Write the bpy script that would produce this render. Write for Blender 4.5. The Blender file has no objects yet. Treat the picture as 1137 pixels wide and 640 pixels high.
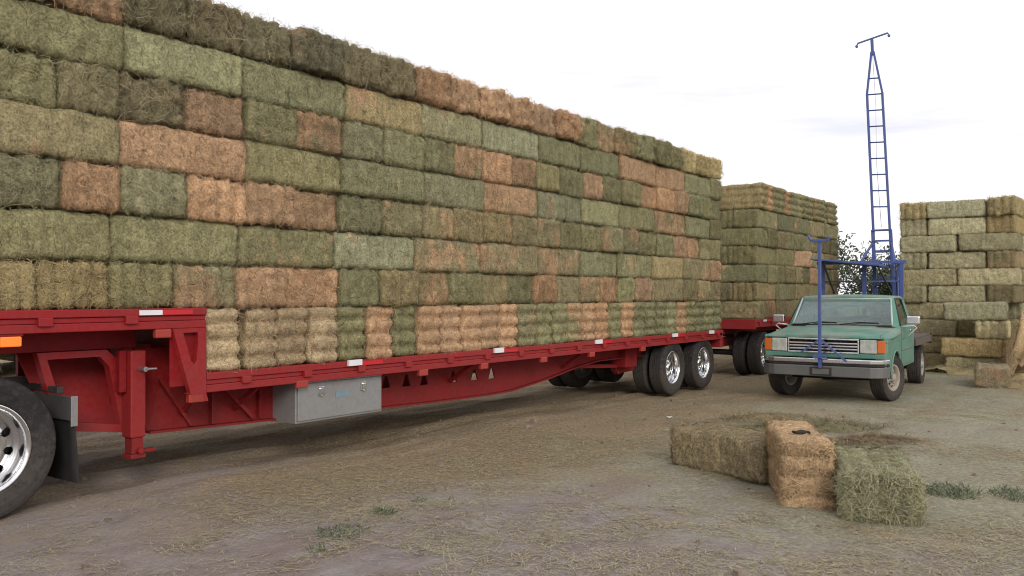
import bpy, math, random
import numpy as np
from mathutils import Vector, Matrix
R = math.radians
random.seed(7)
scene = bpy.context.scene
col = scene.collection

# ------------------------------------------------------------------ camera
EYE = 1.75
cam_d = bpy.data.cameras.new('camera')
cam_d.sensor_width = 36.0
cam_d.lens = 955.0 / 1137.0 * 36.0
cam_d.clip_start = 0.05
cam_d.clip_end = 6000
cam = bpy.data.objects.new('camera', cam_d)
col.objects.link(cam)
cam.location = (-4.60, -6.85, EYE)
cam.rotation_euler = (R(90.42), 0, R(36.6 - 90))
scene.camera = cam

# ------------------------------------------------------------------ sky
SUN_ELEV, SUN_AZ = R(25), R(-128)      # azimuth measured from +X, towards +Y
world = bpy.data.worlds.new('World')
scene.world = world
world.use_nodes = True
nt = world.node_tree
nt.nodes.clear()
wo = nt.nodes.new('ShaderNodeOutputWorld')
bg = nt.nodes.new('ShaderNodeBackground')
bg.inputs['Strength'].default_value = 0.105
sky = nt.nodes.new('ShaderNodeTexSky')
sky.sky_type = 'NISHITA'
sky.sun_disc = False
sky.sun_elevation = SUN_ELEV
sky.sun_rotation = R(90) - SUN_AZ
sky.air_density = 1.0
sky.dust_density = 2.0
tc = nt.nodes.new('ShaderNodeTexCoord')
mp = nt.nodes.new('ShaderNodeMapping')
mp.inputs['Scale'].default_value = (1.0, 1.0, 7.5)
mp.inputs['Location'].default_value = (.0, .35, .62)
nz = nt.nodes.new('ShaderNodeTexNoise')
nz.inputs['Scale'].default_value = 2.3
nz.inputs['Detail'].default_value = 5
nz.inputs['Roughness'].default_value = 0.55
cr = nt.nodes.new('ShaderNodeValToRGB')
cr.color_ramp.elements[0].position = 0.31
cr.color_ramp.elements[0].color = (8.9, 8.9, 9.7, 1)
cr.color_ramp.elements[1].position = 0.43
cr.color_ramp.elements[1].color = (10.9, 10.7, 10.8, 1)
mx = nt.nodes.new('ShaderNodeMix')
mx.data_type = 'RGBA'
mx.inputs['Factor'].default_value = 0.93
nt.links.new(tc.outputs['Generated'], mp.inputs['Vector'])
nt.links.new(mp.outputs['Vector'], nz.inputs['Vector'])
nt.links.new(nz.outputs['Fac'], cr.inputs['Fac'])
nt.links.new(sky.outputs['Color'], mx.inputs['A'])
nt.links.new(cr.outputs['Color'], mx.inputs['B'])
nt.links.new(mx.outputs['Result'], bg.inputs['Color'])
nt.links.new(bg.outputs['Background'], wo.inputs['Surface'])

# ------------------------------------------------------------------ sun (veiled, soft)
sun_d = bpy.data.lights.new('sun', 'SUN')
sun_d.energy = 1.5
sun_d.angle = R(20)
sun_d.color = (1.0, 0.93, 0.84)
sun = bpy.data.objects.new('sun', sun_d)
col.objects.link(sun)
sdir = Vector((math.cos(SUN_ELEV) * math.cos(SUN_AZ), math.cos(SUN_ELEV) * math.sin(SUN_AZ), math.sin(SUN_ELEV)))
sun.rotation_euler = sdir.to_track_quat('Z', 'Y').to_euler()
sun.location = (0, -10, 20)

scene.view_settings.view_transform = 'Standard'
scene.view_settings.look = 'None'
scene.view_settings.gamma = 1
scene.view_settings.exposure = 0.0
scene.render.engine = 'CYCLES'
scene.cycles.use_denoising = True
scene.cycles.denoising_prefilter = 'ACCURATE'
scene.cycles.filter_width = 1.05
scene.cycles.max_bounces = 8
scene.cycles.transparent_max_bounces = 12

# ------------------------------------------------------------------ helpers
def tag(o, label=None, cat=None, group=None, kind=None):
    if label: o['label'] = label
    if cat: o['category'] = cat
    if group: o['group'] = group
    if kind: o['kind'] = kind
    return o

def empty(name, loc=(0, 0, 0), rz=0, parent=None):
    o = bpy.data.objects.new(name, None)
    o.empty_display_size = 0.2
    col.objects.link(o)
    o.location = loc
    o.rotation_euler = (0, 0, rz)
    o.parent = parent
    return o

class MB:
    """collects vertices and faces for one mesh object"""
    def __init__(self):
        self.v, self.f = [], []
    def add(self, vs, fs):
        n = len(self.v)
        self.v += [tuple(p) for p in vs]
        self.f += [tuple(i + n for i in f) for f in fs]
        return self
    def hexa(self, p):            # p: 4 bottom corners (ccw), 4 top corners
        return self.add(p, [(3, 2, 1, 0), (4, 5, 6, 7), (0, 1, 5, 4), (1, 2, 6, 5), (2, 3, 7, 6), (3, 0, 4, 7)])
    def box(self, x0, x1, y0, y1, z0, z1):
        return self.hexa([(x0, y0, z0), (x1, y0, z0), (x1, y1, z0), (x0, y1, z0), (x0, y0, z1), (x1, y0, z1), (x1, y1, z1), (x0, y1, z1)])
    def cyl(self, a, b, r, seg=14, r2=None):
        a, b = Vector(a), Vector(b)
        r2 = r if r2 is None else r2
        d = (b - a).normalized()
        u = d.orthogonal().normalized(); w = d.cross(u)
        vs = []
        for c, rr in ((a, r), (b, r2)):
            for i in range(seg):
                t = 2 * math.pi * i / seg
                vs.append(c + u * math.cos(t) * rr + w * math.sin(t) * rr)
        fs = [tuple(reversed(range(seg))), tuple(range(seg, 2 * seg))]
        fs += [(i, (i + 1) % seg, seg + (i + 1) % seg, seg + i) for i in range(seg)]
        return self.add(vs, fs)
    def bar(self, a, b, w, h, up=(0, 0, 1)):     # rectangular bar from a to b
        a, b, up = Vector(a), Vector(b), Vector(up)
        d = (b - a).normalized()
        s = d.cross(up)
        if s.length < 1e-4: s = d.cross(Vector((1, 0, 0)))
        s.normalize(); t = s.cross(d).normalized()
        s, t = s * w / 2, t * h / 2
        return self.hexa([a - s - t, a + s - t, b + s - t, b - s - t, a - s + t, a + s + t, b + s + t, b - s + t])
    def tube(self, pts, r, seg=10):
        pts = [Vector(p) for p in pts]
        n = len(pts)
        vs, fs = [], []
        u = None
        for i, p in enumerate(pts):
            d = (pts[min(i + 1, n - 1)] - pts[max(i - 1, 0)]).normalized()
            if u is None: u = d.orthogonal().normalized()
            u = (u - d * u.dot(d)).normalized(); w = d.cross(u)
            for k in range(seg):
                t = 2 * math.pi * k / seg
                vs.append(p + (u * math.cos(t) + w * math.sin(t)) * r)
        for i in range(n - 1):
            for k in range(seg):
                fs.append((i * seg + k, i * seg + (k + 1) % seg, (i + 1) * seg + (k + 1) % seg, (i + 1) * seg + k))
        fs.append(tuple(reversed(range(seg)))); fs.append(tuple(range((n - 1) * seg, n * seg)))
        return self.add(vs, fs)
    def prism_xz(self, poly, y0, y1):            # polygon in x,z swept along y
        n = len(poly)
        vs = [(x, y0, z) for x, z in poly] + [(x, y1, z) for x, z in poly]
        fs = [tuple(range(n)), tuple(reversed(range(n, 2 * n)))]
        fs += [((i + 1) % n, i, n + i, n + (i + 1) % n) for i in range(n)]
        return self.add(vs, fs)
    def prism_yz(self, poly, x0, x1):
        n = len(poly)
        vs = [(x0, y, z) for y, z in poly] + [(x1, y, z) for y, z in poly]
        fs = [tuple(reversed(range(n))), tuple(range(n, 2 * n))]
        fs += [(i, (i + 1) % n, n + (i + 1) % n, n + i) for i in range(n)]
        return self.add(vs, fs)
    def lathe_y(self, prof, seg=48, closed=False):   # prof: (radius, y)
        n = len(prof)
        vs, fs = [], []
        for i in range(seg):
            t = 2 * math.pi * i / seg
            for r, y in prof:
                vs.append((r * math.cos(t), y, r * math.sin(t)))
        m = n if closed else n - 1
        for i in range(seg):
            j = (i + 1) % seg
            for k in range(m):
                fs.append((i * n + k, i * n + (k + 1) % n, j * n + (k + 1) % n, j * n + k))
        return self.add(vs, fs)
    def mesh(self, name, m, smooth=False):
        me = bpy.data.meshes.new(name)
        me.from_pydata(self.v, [], self.f)
        me.update()
        if smooth:
            me.shade_smooth()
        me.materials.append(m)
        return me
    def build(self, name, m, parent=None, bevel=0, smooth=False, loc=(0, 0, 0), rot=(0, 0, 0), fix=True):
        me = self.mesh(name, m, smooth)
        if fix:
            import bmesh
            bm = bmesh.new(); bm.from_mesh(me)
            bmesh.ops.recalc_face_normals(bm, faces=bm.faces)
            bm.to_mesh(me); bm.free()
        o = link(name, me, parent, loc, rot)
        if bevel:
            b = o.modifiers.new('bevel', 'BEVEL')
            b.width = bevel; b.segments = 2; b.limit_method = 'ANGLE'; b.angle_limit = R(35)
        if smooth == 'auto':
            pass
        return o

def link(name, me, parent=None, loc=(0, 0, 0), rot=(0, 0, 0)):
    o = bpy.data.objects.new(name, me)
    col.objects.link(o)
    o.location = loc
    o.rotation_euler = rot
    o.parent = parent
    return o

def plate_with_holes(name, outline, holes, y0, y1, m, parent, bevel=0):
    """flat plate in the x-z plane with real holes, thickness y0..y1"""
    cu = bpy.data.curves.new(name, 'CURVE')
    cu.dimensions = '2D'; cu.fill_mode = 'BOTH'; cu.extrude = abs(y1 - y0) / 2
    for poly in [outline] + holes:
        sp = cu.splines.new('POLY')
        sp.points.add(len(poly) - 1)
        for p, (x, z) in zip(sp.points, poly): p.co = (x, z, 0, 1)
        sp.use_cyclic_u = True
    t = bpy.data.objects.new('t', cu)
    col.objects.link(t)
    dg = bpy.context.evaluated_depsgraph_get()
    me = bpy.data.meshes.new_from_object(t.evaluated_get(dg))
    bpy.data.objects.remove(t); bpy.data.curves.remove(cu)
    me.transform(Matrix.Rotation(R(90), 4, 'X'))
    me.transform(Matrix.Translation((0, (y0 + y1) / 2, 0)))
    me.materials.clear(); me.materials.append(m)
    return link(name, me, parent)

# value noise (numpy)
def _hash(ix, iy, iz, seed):
    h = (ix * 374761393 + iy * 668265263 + iz * 2147483647 + seed * 1274126177) & 0xffffffff
    h = ((h ^ (h >> 13)) * 1274126177) & 0xffffffff
    h = ((h ^ (h >> 16)) * 2246822519) & 0xffffffff
    return ((h ^ (h >> 15)) & 0xffff) / 65535.0
def vnoise(P, seed=0):
    P = np.asarray(P, float)
    i = np.floor(P).astype(np.int64); f = P - i
    f = f * f * (3 - 2 * f)
    out = 0
    for dx in (0, 1):
        for dy in (0, 1):
            for dz in (0, 1):
                w = (f[:, 0] if dx else 1 - f[:, 0]) * (f[:, 1] if dy else 1 - f[:, 1]) * (f[:, 2] if dz else 1 - f[:, 2])
                out = out + w * _hash(i[:, 0] + dx, i[:, 1] + dy, i[:, 2] + dz, seed)
    return out * 2 - 1
def fbm(P, seed=0, oct=3):
    P = np.asarray(P, float)
    a, s, o = 1.0, 0.0, 0
    for k in range(oct):
        o = o + a * vnoise(P * 2 ** k, seed + k); s += a; a *= .5
    return o / s
def sstep(a, b, x):
    t = np.clip((x - a) / (b - a), 0, 1)
    return t * t * (3 - 2 * t)

# ------------------------------------------------------------------ materials
class NT:
    def __init__(self, name):
        self.m = bpy.data.materials.new(name)
        self.m.use_nodes = True
        self.t = self.m.node_tree
        self.t.nodes.clear()
        self.out = self.n('ShaderNodeOutputMaterial')
    def n(self, ty, **kw):
        x = self.t.nodes.new(ty)
        for k, v in kw.items():
            if k.startswith('i_'):
                x.inputs[k[2:].replace('_', ' ')].default_value = v
            else: setattr(x, k, v)
        return x
    def l(self, a, b): self.t.links.new(a, b)
    def noise(self, scale, detail=4, vec=None, rough=.55):
        x = self.n('ShaderNodeTexNoise', i_Scale=scale, i_Detail=detail, i_Roughness=rough)
        if vec is not None: self.l(vec, x.inputs['Vector'])
        return x.outputs['Fac']
    def ramp(self, fac, stops):
        r = self.n('ShaderNodeValToRGB')
        while len(r.color_ramp.elements) < len(stops): r.color_ramp.elements.new(.5)
        for e, (p, c) in zip(r.color_ramp.elements, stops):
            e.position = p; e.color = (c, c, c, 1) if isinstance(c, (int, float)) else tuple(c) + (1,)
        self.l(fac, r.inputs['Fac'])
        return r.outputs['Color']
    def mix(self, fac, a, b, mode='MIX'):
        x = self.n('ShaderNodeMix', data_type='RGBA', blend_type=mode)
        for s, val in (('Factor', fac), ('A', a), ('B', b)):
            if isinstance(val, (int, float)): x.inputs[s].default_value = val
            elif isinstance(val, tuple): x.inputs[s].default_value = val + (1,) if len(val) == 3 else val
            else: self.l(val, x.inputs[s])
        return x.outputs['Result']
    def math(self, op, a, b=0.0):
        x = self.n('ShaderNodeMath', operation=op)
        for i, v in enumerate((a, b)):
            if isinstance(v, (int, float)): x.inputs[i].default_value = v
            else: self.l(v, x.inputs[i])
        return x.outputs[0]
    def bsdf(self, color, rough=.6, metal=0, bump=None, bump_s=.3, bump_d=.01, **kw):
        b = self.n('ShaderNodeBsdfPrincipled')
        for s, val in (('Base Color', color), ('Roughness', rough), ('Metallic', metal)):
            if isinstance(val, (int, float)): b.inputs[s].default_value = val
            elif isinstance(val, tuple): b.inputs[s].default_value = val + (1,)
            else: self.l(val, b.inputs[s])
        for k, v in kw.items(): b.inputs[k].default_value = v
        if bump is not None:
            bp = self.n('ShaderNodeBump'); bp.inputs['Strength'].default_value = bump_s; bp.inputs['Distance'].default_value = bump_d
            self.l(bump, bp.inputs['Height']); self.l(bp.outputs['Normal'], b.inputs['Normal'])
        self.l(b.outputs['BSDF'], self.out.inputs['Surface'])
        return b

def paint(name, c, rough=.45, metal=0, dust=(.25, .2, .165), amount=.35, scale=3.0, spec=.5, mud=0.0, top=1.0):
    n = NT(name)
    ge = n.n('ShaderNodeNewGeometry').outputs['Position']
    a = n.noise(scale, 6, ge, .65)
    b = n.noise(scale * 14, 4, ge, .6)
    f = n.math('MULTIPLY', n.ramp(a, [(.38, 0.0), (.72, 1.0)]), amount)
    f2 = n.math('ADD', f, n.math('MULTIPLY', n.ramp(b, [(.5, 0.0), (.8, 1.0)]), amount * .5))
    cc = n.mix(f2, c, dust)
    if mud:      # dried mud spatter thrown up from the yard
        sz = n.n('ShaderNodeSeparateXYZ'); n.l(ge, sz.inputs[0])
        mz = n.n('ShaderNodeMapRange'); mz.inputs['From Min'].default_value = top; mz.inputs['From Max'].default_value = top * .3
        n.l(sz.outputs['Z'], mz.inputs['Value'])
        sp = n.ramp(n.math('ADD', n.noise(24, 5, ge, .7), n.math('MULTIPLY', mz.outputs['Result'], .28)), [(.50, 0.0), (.78, 1.0)])
        cc = n.mix(n.math('MULTIPLY', sp, mud), cc, (.27, .225, .19))
        f2 = n.math('ADD', f2, n.math('MULTIPLY', sp, mud))
    rr = n.math('ADD', rough, n.math('MULTIPLY', f2, .4))
    n.bsdf(cc, rr, metal, b, .08, .004, **{'Specular IOR Level': spec})
    return n.m

M = {}
M['red'] = paint('red_trailer_paint', (.285, .006, .010), .44, 0, (.15, .040, .036), .36, 2.2, .35, .07, 1.7)
M['red2'] = paint('red_frame_paint', (.225, .003, .006), .55, 0, (.095, .025, .022), .32, 2.5, .25, .07, 1.3)
M['tyre'] = paint('tyre_rubber', (.012, .012, .014), .75, 0, (.060, .054, .048), .40, 4, .3, .17, .9)
M['chrome'] = paint('polished_aluminium', (.82, .83, .85), .14, 1.0, (.3, .28, .26), .25, 6)
M['steel'] = paint('dull_steel', (.42, .42, .43), .4, .9, (.2, .17, .15), .5, 5)
M['greybox'] = paint('galvanised_box', (.33, .345, .36), .42, .45, (.24, .21, .18), .45, 3, .5, .25, 1.0)
M['black'] = paint('black_rubber', (.012, .012, .013), .7, 0, (.05, .045, .04), .35, 5)
M['dark'] = paint('dark_iron', (.03, .028, .028), .6, .2, (.09, .07, .06), .5, 4)
M['green'] = paint('teal_truck_paint', (.045, .205, .148), .34, 0, (.25, .27, .235), .34, 2.6, .5, .22, 1.15)
M['hoodgreen'] = paint('chalky_teal_hood_paint', (.045, .195, .145), .40, 0, (.27, .275, .235), .95, 1.7)
M['trim'] = paint('pale_trim', (.42, .52, .52), .35, .3, (.3, .3, .28), .3, 4)
M['blue'] = paint('blue_frame_paint', (.040, .080, .29), .42, 0, (.15, .15, .18), .55, 5)
M['bedwood'] = paint('flatbed_planks', (.085, .068, .058), .8, 0, (.16, .13, .10), .5, 6)
M['wheelcream'] = paint('cream_steel_wheel', (.36, .32, .27), .5, 0, (.2, .15, .12), .6, 8)
M['bumper'] = paint('worn_chrome', (.72, .74, .77), .20, 1.0, (.25, .22, .19), .4, 5)
M['bumperlow'] = paint('bumper_face', (.15, .155, .16), .45, .5, (.2, .18, .16), .5, 4)
M['amber'] = paint('amber_lens', (.62, .13, .02), .25, 0, (.3, .14, .07), .3, 9)
M['redlens'] = paint('red_orange_lens', (.36, .035, .025), .35, 0, (.24, .06, .05), .4, 9)
M['reflwhite'] = paint('white_reflector', (.75, .76, .8), .35, 0, (.5, .47, .44), .2, 9)
M['reflred'] = paint('red_reflector', (.55, .012, .022), .3, 0, (.3, .03, .03), .25, 9)
M['seat'] = paint('seat_cloth', (.10, .045, .04), .9, 0, (.1, .06, .05), .3, 6)
M['bluelabel'] = paint('blue_label', (.17, .26, .32), .5, 0, (.3, .3, .3), .3, 14)
M['leather'] = paint('dark_leather', (.022, .016, .013), .8, 0, (.05, .04, .03), .4, 20)
M['paper'] = paint('pale_paper', (.7, .68, .62), .8, 0, (.4, .35, .3), .3, 20)
M['twine'] = paint('twine', (.34, .25, .13), .8, 0, (.25, .2, .12), .3, 20)
M['bark'] = paint('bark', (.085, .065, .05), .9, 0, (.13, .11, .09), .5, 12)

n = NT('lamp_lens_clear')
wv = n.n('ShaderNodeTexWave', bands_direction='Y', i_Scale=26.0, i_Distortion=.6); n.l(n.n('ShaderNodeTexCoord').outputs['Object'], wv.inputs['Vector'])
lf = n.math('ADD', n.math('MULTIPLY', wv.outputs['Fac'], .5), n.math('MULTIPLY', n.noise(13, 3, n.n('ShaderNodeTexCoord').outputs['Object']), .6))
n.bsdf(n.ramp(lf, [(.25, (.20, .22, .20)), (.55, (.45, .48, .44)), (.8, (.75, .78, .72))]), .15, .35, wv.outputs['Fac'], .3, .006)
M['lens'] = n.m
n = NT('lit_amber_lamp')
n.bsdf((.75, .16, .02), .3, **{'Emission Color': (1, .22, .03, 1), 'Emission Strength': .55})
M['amberlit'] = n.m
n = NT('window_glass')
tr = n.n('ShaderNodeBsdfTransparent'); tr.inputs['Color'].default_value = (.66, .74, .72, 1)
gl = n.n('ShaderNodeBsdfGlossy'); gl.inputs['Roughness'].default_value = .05; gl.inputs['Color'].default_value = (.9, .95, .95, 1)
fr = n.n('ShaderNodeFresnel'); fr.inputs['IOR'].default_value = 1.5
fm = n.math('ADD', n.math('MULTIPLY', fr.outputs['Fac'], .85), n.math('MULTIPLY', n.noise(5, 4), .08))
ms = n.n('ShaderNodeMixShader')
n.l(fm, ms.inputs[0]); n.l(tr.outputs[0], ms.inputs[1]); n.l(gl.outputs[0], ms.inputs[2]); n.l(ms.outputs[0], n.out.inputs['Surface'])
M['glass'] = n.m

# hay: colour from the object (alpha = share of bleached patches), strands carry their own tint
def hay_material():
    n = NT('hay')
    oi = n.n('ShaderNodeObjectInfo')
    tco = n.n('ShaderNodeTexCoord').outputs['Object']
    off = n.n('ShaderNodeVectorMath', operation='ADD')
    n.l(tco, off.inputs[0])
    cmb = n.n('ShaderNodeCombineXYZ')
    rr = n.math('MULTIPLY', oi.outputs['Random'], 57.0)
    n.l(rr, cmb.inputs[0]); n.l(n.math('MULTIPLY', rr, 1.7), cmb.inputs[1]); n.l(rr, cmb.inputs[2])
    n.l(cmb.outputs[0], off.inputs[1])
    v = off.outputs[0]
    mpx = n.n('ShaderNodeMapping'); mpx.inputs['Scale'].default_value = (1.5, 1.0, 1.0); n.l(v, mpx.inputs['Vector'])
    big = n.noise(1.6, 3, mpx.outputs[0])
    flake = n.n('ShaderNodeMapping'); flake.inputs['Scale'].default_value = (22, 3, 3); n.l(v, flake.inputs['Vector'])
    fl = n.noise(1.0, 3, flake.outputs[0])
    fine = n.noise(48, 5, v, .75)
    mid = n.noise(9, 4, v, .6)
    at = n.n('ShaderNodeAttribute', attribute_name='tint')
    tanf = n.math('SUBTRACT', n.math('ADD', big, n.math('MULTIPLY', mid, .25)), n.math('SUBTRACT', 1.03, oi.outputs['Alpha']))
    tf = n.ramp(tanf, [(0.0, 0.0), (.16, .9)])
    c = n.mix(tf, oi.outputs['Color'], (.420, .265, .155))
    # weathering between neighbouring bales and along the flakes
    vary = n.math('ADD', n.math('MULTIPLY', oi.outputs['Random'], .30), .85)
    k = n.math('MULTIPLY', vary, n.math('ADD', .62, n.math('MULTIPLY', fl, .76)))
    k = n.math('MULTIPLY', k, n.math('SUBTRACT', n.math('MULTIPLY', fine, 3.0), .50))
    k = n.math('MULTIPLY', k, n.math('ADD', .70, n.math('MULTIPLY', mid, .60)))
    c = n.mix(1.0, c, k, 'MULTIPLY')
    # strands: tint > .5 is pale straw, < .5 darker stems
    pale = n.ramp(at.outputs['Fac'], [(.50, 0.0), (1.0, .85)])
    dark = n.ramp(at.outputs['Fac'], [(0.0, .25), (.5, 1.0)])
    c = n.mix(1.0, c, dark, 'MULTIPLY')
    cp = n.mix(.5, oi.outputs['Color'], (.58, .48, .31))
    c = n.mix(pale, c, cp)
    bh = n.math('ADD', n.math('MULTIPLY', fine, .6), mid)
    n.bsdf(c, .85, 0, bh, .55, .02, **{'Specular IOR Level': .2})
    return n.m
M['hay'] = hay_material()

HAYCOL = {            # rgb + share of bleached patches
    'G': (.232, .220, .116, .26), 'O': (.270, .228, .122, .32), 'g': (.245, .238, .142, .24),
    'T': (.450, .288, .168, .34), 'S': (.430, .315, .185, .34), 'Y': (.400, .315, .155, .26),
    'M': (.252, .222, .120, .50), 'D': (.180, .162, .096, .30), 'P': (.238, .230, .136, .26), 'B': (.350, .220, .124, .36),
    'w': (.390, .360, .222, .22),
}
HAYWORD = {'G': 'green', 'O': 'olive', 'g': 'grey-green', 'T': 'tan', 'S': 'straw-brown', 'Y': 'straw-yellow', 'M': 'mottled',
           'D': 'dark ragged', 'w': 'pale olive', 'P': 'pale-flecked green', 'B': 'brown'}

# ------------------------------------------------------------------ ground
def gh(x, y):
    """ground height"""
    x = np.asarray(x, float); y = np.asarray(y, float)
    P = np.stack([x, y, 0 * x], 1)
    h = .05 * (1 - sstep(-2, 6, x)) - .07 * sstep(5, 10, x) * sstep(-1.6, -.2, y)
    h = h - .038 * np.exp(-(((x - 3.1) / 1.8) ** 2 + ((y + 4.5) / 1.6) ** 2))
    near = 1 - sstep(30, 60, np.hypot(x, y))
    h = h + near * (.030 * vnoise(P * .45, 3) + .014 * vnoise(P * 1.7, 5) + .007 * fbm(P * np.array([5., 6., 1]), 9, 3))
    # wheel ruts and scraped ridges under the trailer, running along it
    rid = fbm(np.stack([x * .40, y * 4.6, 0 * x], 1), 21, 3)
    h = h + near * .10 * rid * sstep(-.9, .5, y) * (1 - sstep(5.0, 8.0, y))
    for yy in (-1.75, -3.9, -5.1):
        yc = yy + .12 * np.sin(x * .35)
        h = h - near * .022 * np.exp(-((y - yc) / .16) ** 2) * sstep(-6, 0, x)
    # swell far off
    h = h + .9 * (1 - near) * vnoise(P * .012, 31)
    return h
def gz(x, y): return float(gh(np.array([x]), np.array([y]))[0])

def ground():
    def axis(lo, hi, step, ext):
        a = list(np.arange(lo, hi + 1e-6, step))
        s, p = step, hi
        while p < ext: s *= 1.32; p += s; a.append(p)
        s, p, b = step, lo, []
        while p > -ext: s *= 1.32; p -= s; b.append(p)
        return np.array(b[::-1] + a)
    xs = axis(-5.5, 22, .075, 2600); ys = axis(-9, 9, .075, 2600)
    X, Y = np.meshgrid(xs, ys, indexing='ij')
    nx, ny = X.shape
    Z = gh(X.ravel(), Y.ravel())
    V = np.stack([X.ravel(), Y.ravel(), Z], 1)
    i = np.arange(nx * ny).reshape(nx, ny)
    F = np.stack([i[:-1, :-1].ravel(), i[1:, :-1].ravel(), i[1:, 1:].ravel(), i[:-1, 1:].ravel()], 1)
    me = bpy.data.meshes.new('ground')
    me.vertices.add(len(V)); me.vertices.foreach_set('co', V.ravel())
    me.loops.add(F.size); me.loops.foreach_set('vertex_index', F.ravel())
    me.polygons.add(len(F)); me.polygons.foreach_set('loop_start', np.arange(0, F.size, 4))
    me.update(calc_edges=True); me.shade_smooth()
    n = NT('dirt_with_chaff')
    ge = n.n('ShaderNodeNewGeometry').outputs['Position']
    a = n.noise(.55, 5, ge, .6); b = n.noise(2.6, 6, ge, .65); c = n.noise(26, 6, ge, .7); d = n.noise(85, 4, ge, .7)
    st = n.n('ShaderNodeMapping'); st.inputs['Scale'].default_value = (.35, 2.6, 1); n.l(ge, st.inputs['Vector'])
    e = n.noise(1.0, 4, st.outputs[0], .6)
    dirt = n.ramp(b, [(.25, (.215, .175, .166)), (.5, (.310, .272, .264)), (.78, (.390, .358, .358))])
    dirt = n.mix(n.math('MULTIPLY', n.ramp(e, [(.45, 0.0), (.70, 1.0)]), .75), dirt, (.215, .152, .122))
    # chaff: more of it to the right of the load and around the stacks
    sx = n.n('ShaderNodeSeparateXYZ'); n.l(ge, sx.inputs[0])
    mr = n.n('ShaderNodeMapRange', interpolation_type='SMOOTHSTEP'); mr.inputs['From Min'].default_value = -2.5; mr.inputs['From Max'].default_value = 5.0
    mr.inputs['To Min'].default_value = .0; mr.inputs['To Max'].default_value = .36; n.l(sx.outputs['X'], mr.inputs['Value'])
    my = n.n('ShaderNodeMapRange', interpolation_type='SMOOTHSTEP'); my.inputs['From Min'].default_value = -3.0; my.inputs['From Max'].default_value = -.9
    n.l(sx.outputs['Y'], my.inputs['Value'])
    bx_ = n.math('POWER', n.math('MULTIPLY', n.math('ADD', sx.outputs['X'], .9), .42), 2.0); by_ = n.math('POWER', n.math('MULTIPLY', n.math('ADD', sx.outputs['Y'], 3.3), .75), 2.0)
    bare = n.math('MULTIPLY', n.math('POWER', 2.718, n.math('MULTIPLY', n.math('ADD', bx_, by_), -1.0)), .22)
    mm = n.math('ADD', n.math('MULTIPLY', a, .80), n.math('MULTIPLY', b, .45))
    mm = n.math('ADD', mm, mr.outputs['Result'])
    mm = n.math('ADD', mm, n.math('MULTIPLY', my.outputs['Result'], .14))
    mm = n.math('SUBTRACT', mm, bare)
    mm = n.math('ADD', mm, n.math('MULTIPLY', n.math('SUBTRACT', c, .5), .55))
    cov = n.ramp(mm, [(.66, 0.0), (.96, .92)])
    warm = n.ramp(c, [(.3, (.150, .110, .072)), (.5, (.275, .212, .130)), (.68, (.420, .320, .190))])
    cool = n.ramp(c, [(.3, (.170, .162, .118)), (.5, (.305, .292, .208)), (.7, (.440, .420, .295))])
    hayc = n.mix(n.ramp(n.math('ADD', n.noise(.9, 4, ge), n.math('MULTIPLY', my.outputs['Result'], .35)), [(.48, 0.0), (.74, 1.0)]), cool, warm)
    cc = n.mix(cov, dirt, hayc)
    spk = n.math('ADD', .30, n.math('MULTIPLY', n.math('ADD', n.math('MULTIPLY', d, .6), n.math('MULTIPLY', n.noise(38, 5, ge, .75), .8)), 1.0))
    cc = n.mix(1.0, cc, spk, 'MULTIPLY')
    far = n.n('ShaderNodeMapRange'); far.inputs['From Min'].default_value = 16; far.inputs['From Max'].default_value = 40; n.l(sx.outputs['Y'], far.inputs['Value'])
    cc = n.mix(far.outputs['Result'], cc, n.ramp(n.noise(.5, 6, ge), [(.35, (.13, .13, .07)), (.65, (.27, .23, .12))]))
    hh = n.math('ADD', n.math('MULTIPLY', c, 1.0), n.math('MULTIPLY', d, .35))
    n.bsdf(cc, .95, 0, hh, .8, .04, **{'Specular IOR Level': .15})
    me.materials.append(n.m)
    o = link('ground', me)
    tag(o, kind='structure')
ground()

# ------------------------------------------------------------------ strands
def ribbons(P, T, N, L, W, lift, bend, rng):
    """P,T,N arrays (n,3); returns verts and faces of thin bent ribbons"""
    n = len(P)
    Bv = np.cross(N, T)
    Bv /= np.linalg.norm(Bv, axis=1, keepdims=True) + 1e-9
    ts = (-.5, 0., .5)
    rows = []
    for t in ts:
        c = P + T * (L * t)[:, None] + N * (lift * (1.0 if t == 0 else rng.uniform(.2, 1.6, n)))[:, None] + Bv * (bend * L * (4 * t * t))[:, None]
        w = (W * (1.0 if t == 0 else .7))[:, None] / 2
        rows += [c - Bv * w, c + Bv * w]
    V = np.stack(rows, 1).reshape(-1, 3)
    base = (np.arange(n) * 6)[:, None]
    F = np.concatenate([base + np.array([0, 1, 3, 2]), base + np.array([2, 3, 5, 4])], 0)
    return V, F

def quads_to_mesh(name, V, F, tint, m, smooth=True):
    me = bpy.data.meshes.new(name)
    me.vertices.add(len(V)); me.vertices.foreach_set('co', np.ascontiguousarray(V, float).ravel())
    me.loops.add(F.size); me.loops.foreach_set('vertex_index', np.ascontiguousarray(F).ravel())
    me.polygons.add(len(F)); me.polygons.foreach_set('loop_start', np.arange(0, F.size, 4))
    me.update(calc_edges=True)
    if smooth: me.shade_smooth()
    a = me.attributes.new('tint', 'FLOAT', 'POINT')
    a.data.foreach_set('value', np.ascontiguousarray(tint, float))
    me.materials.append(m)
    return me

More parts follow.
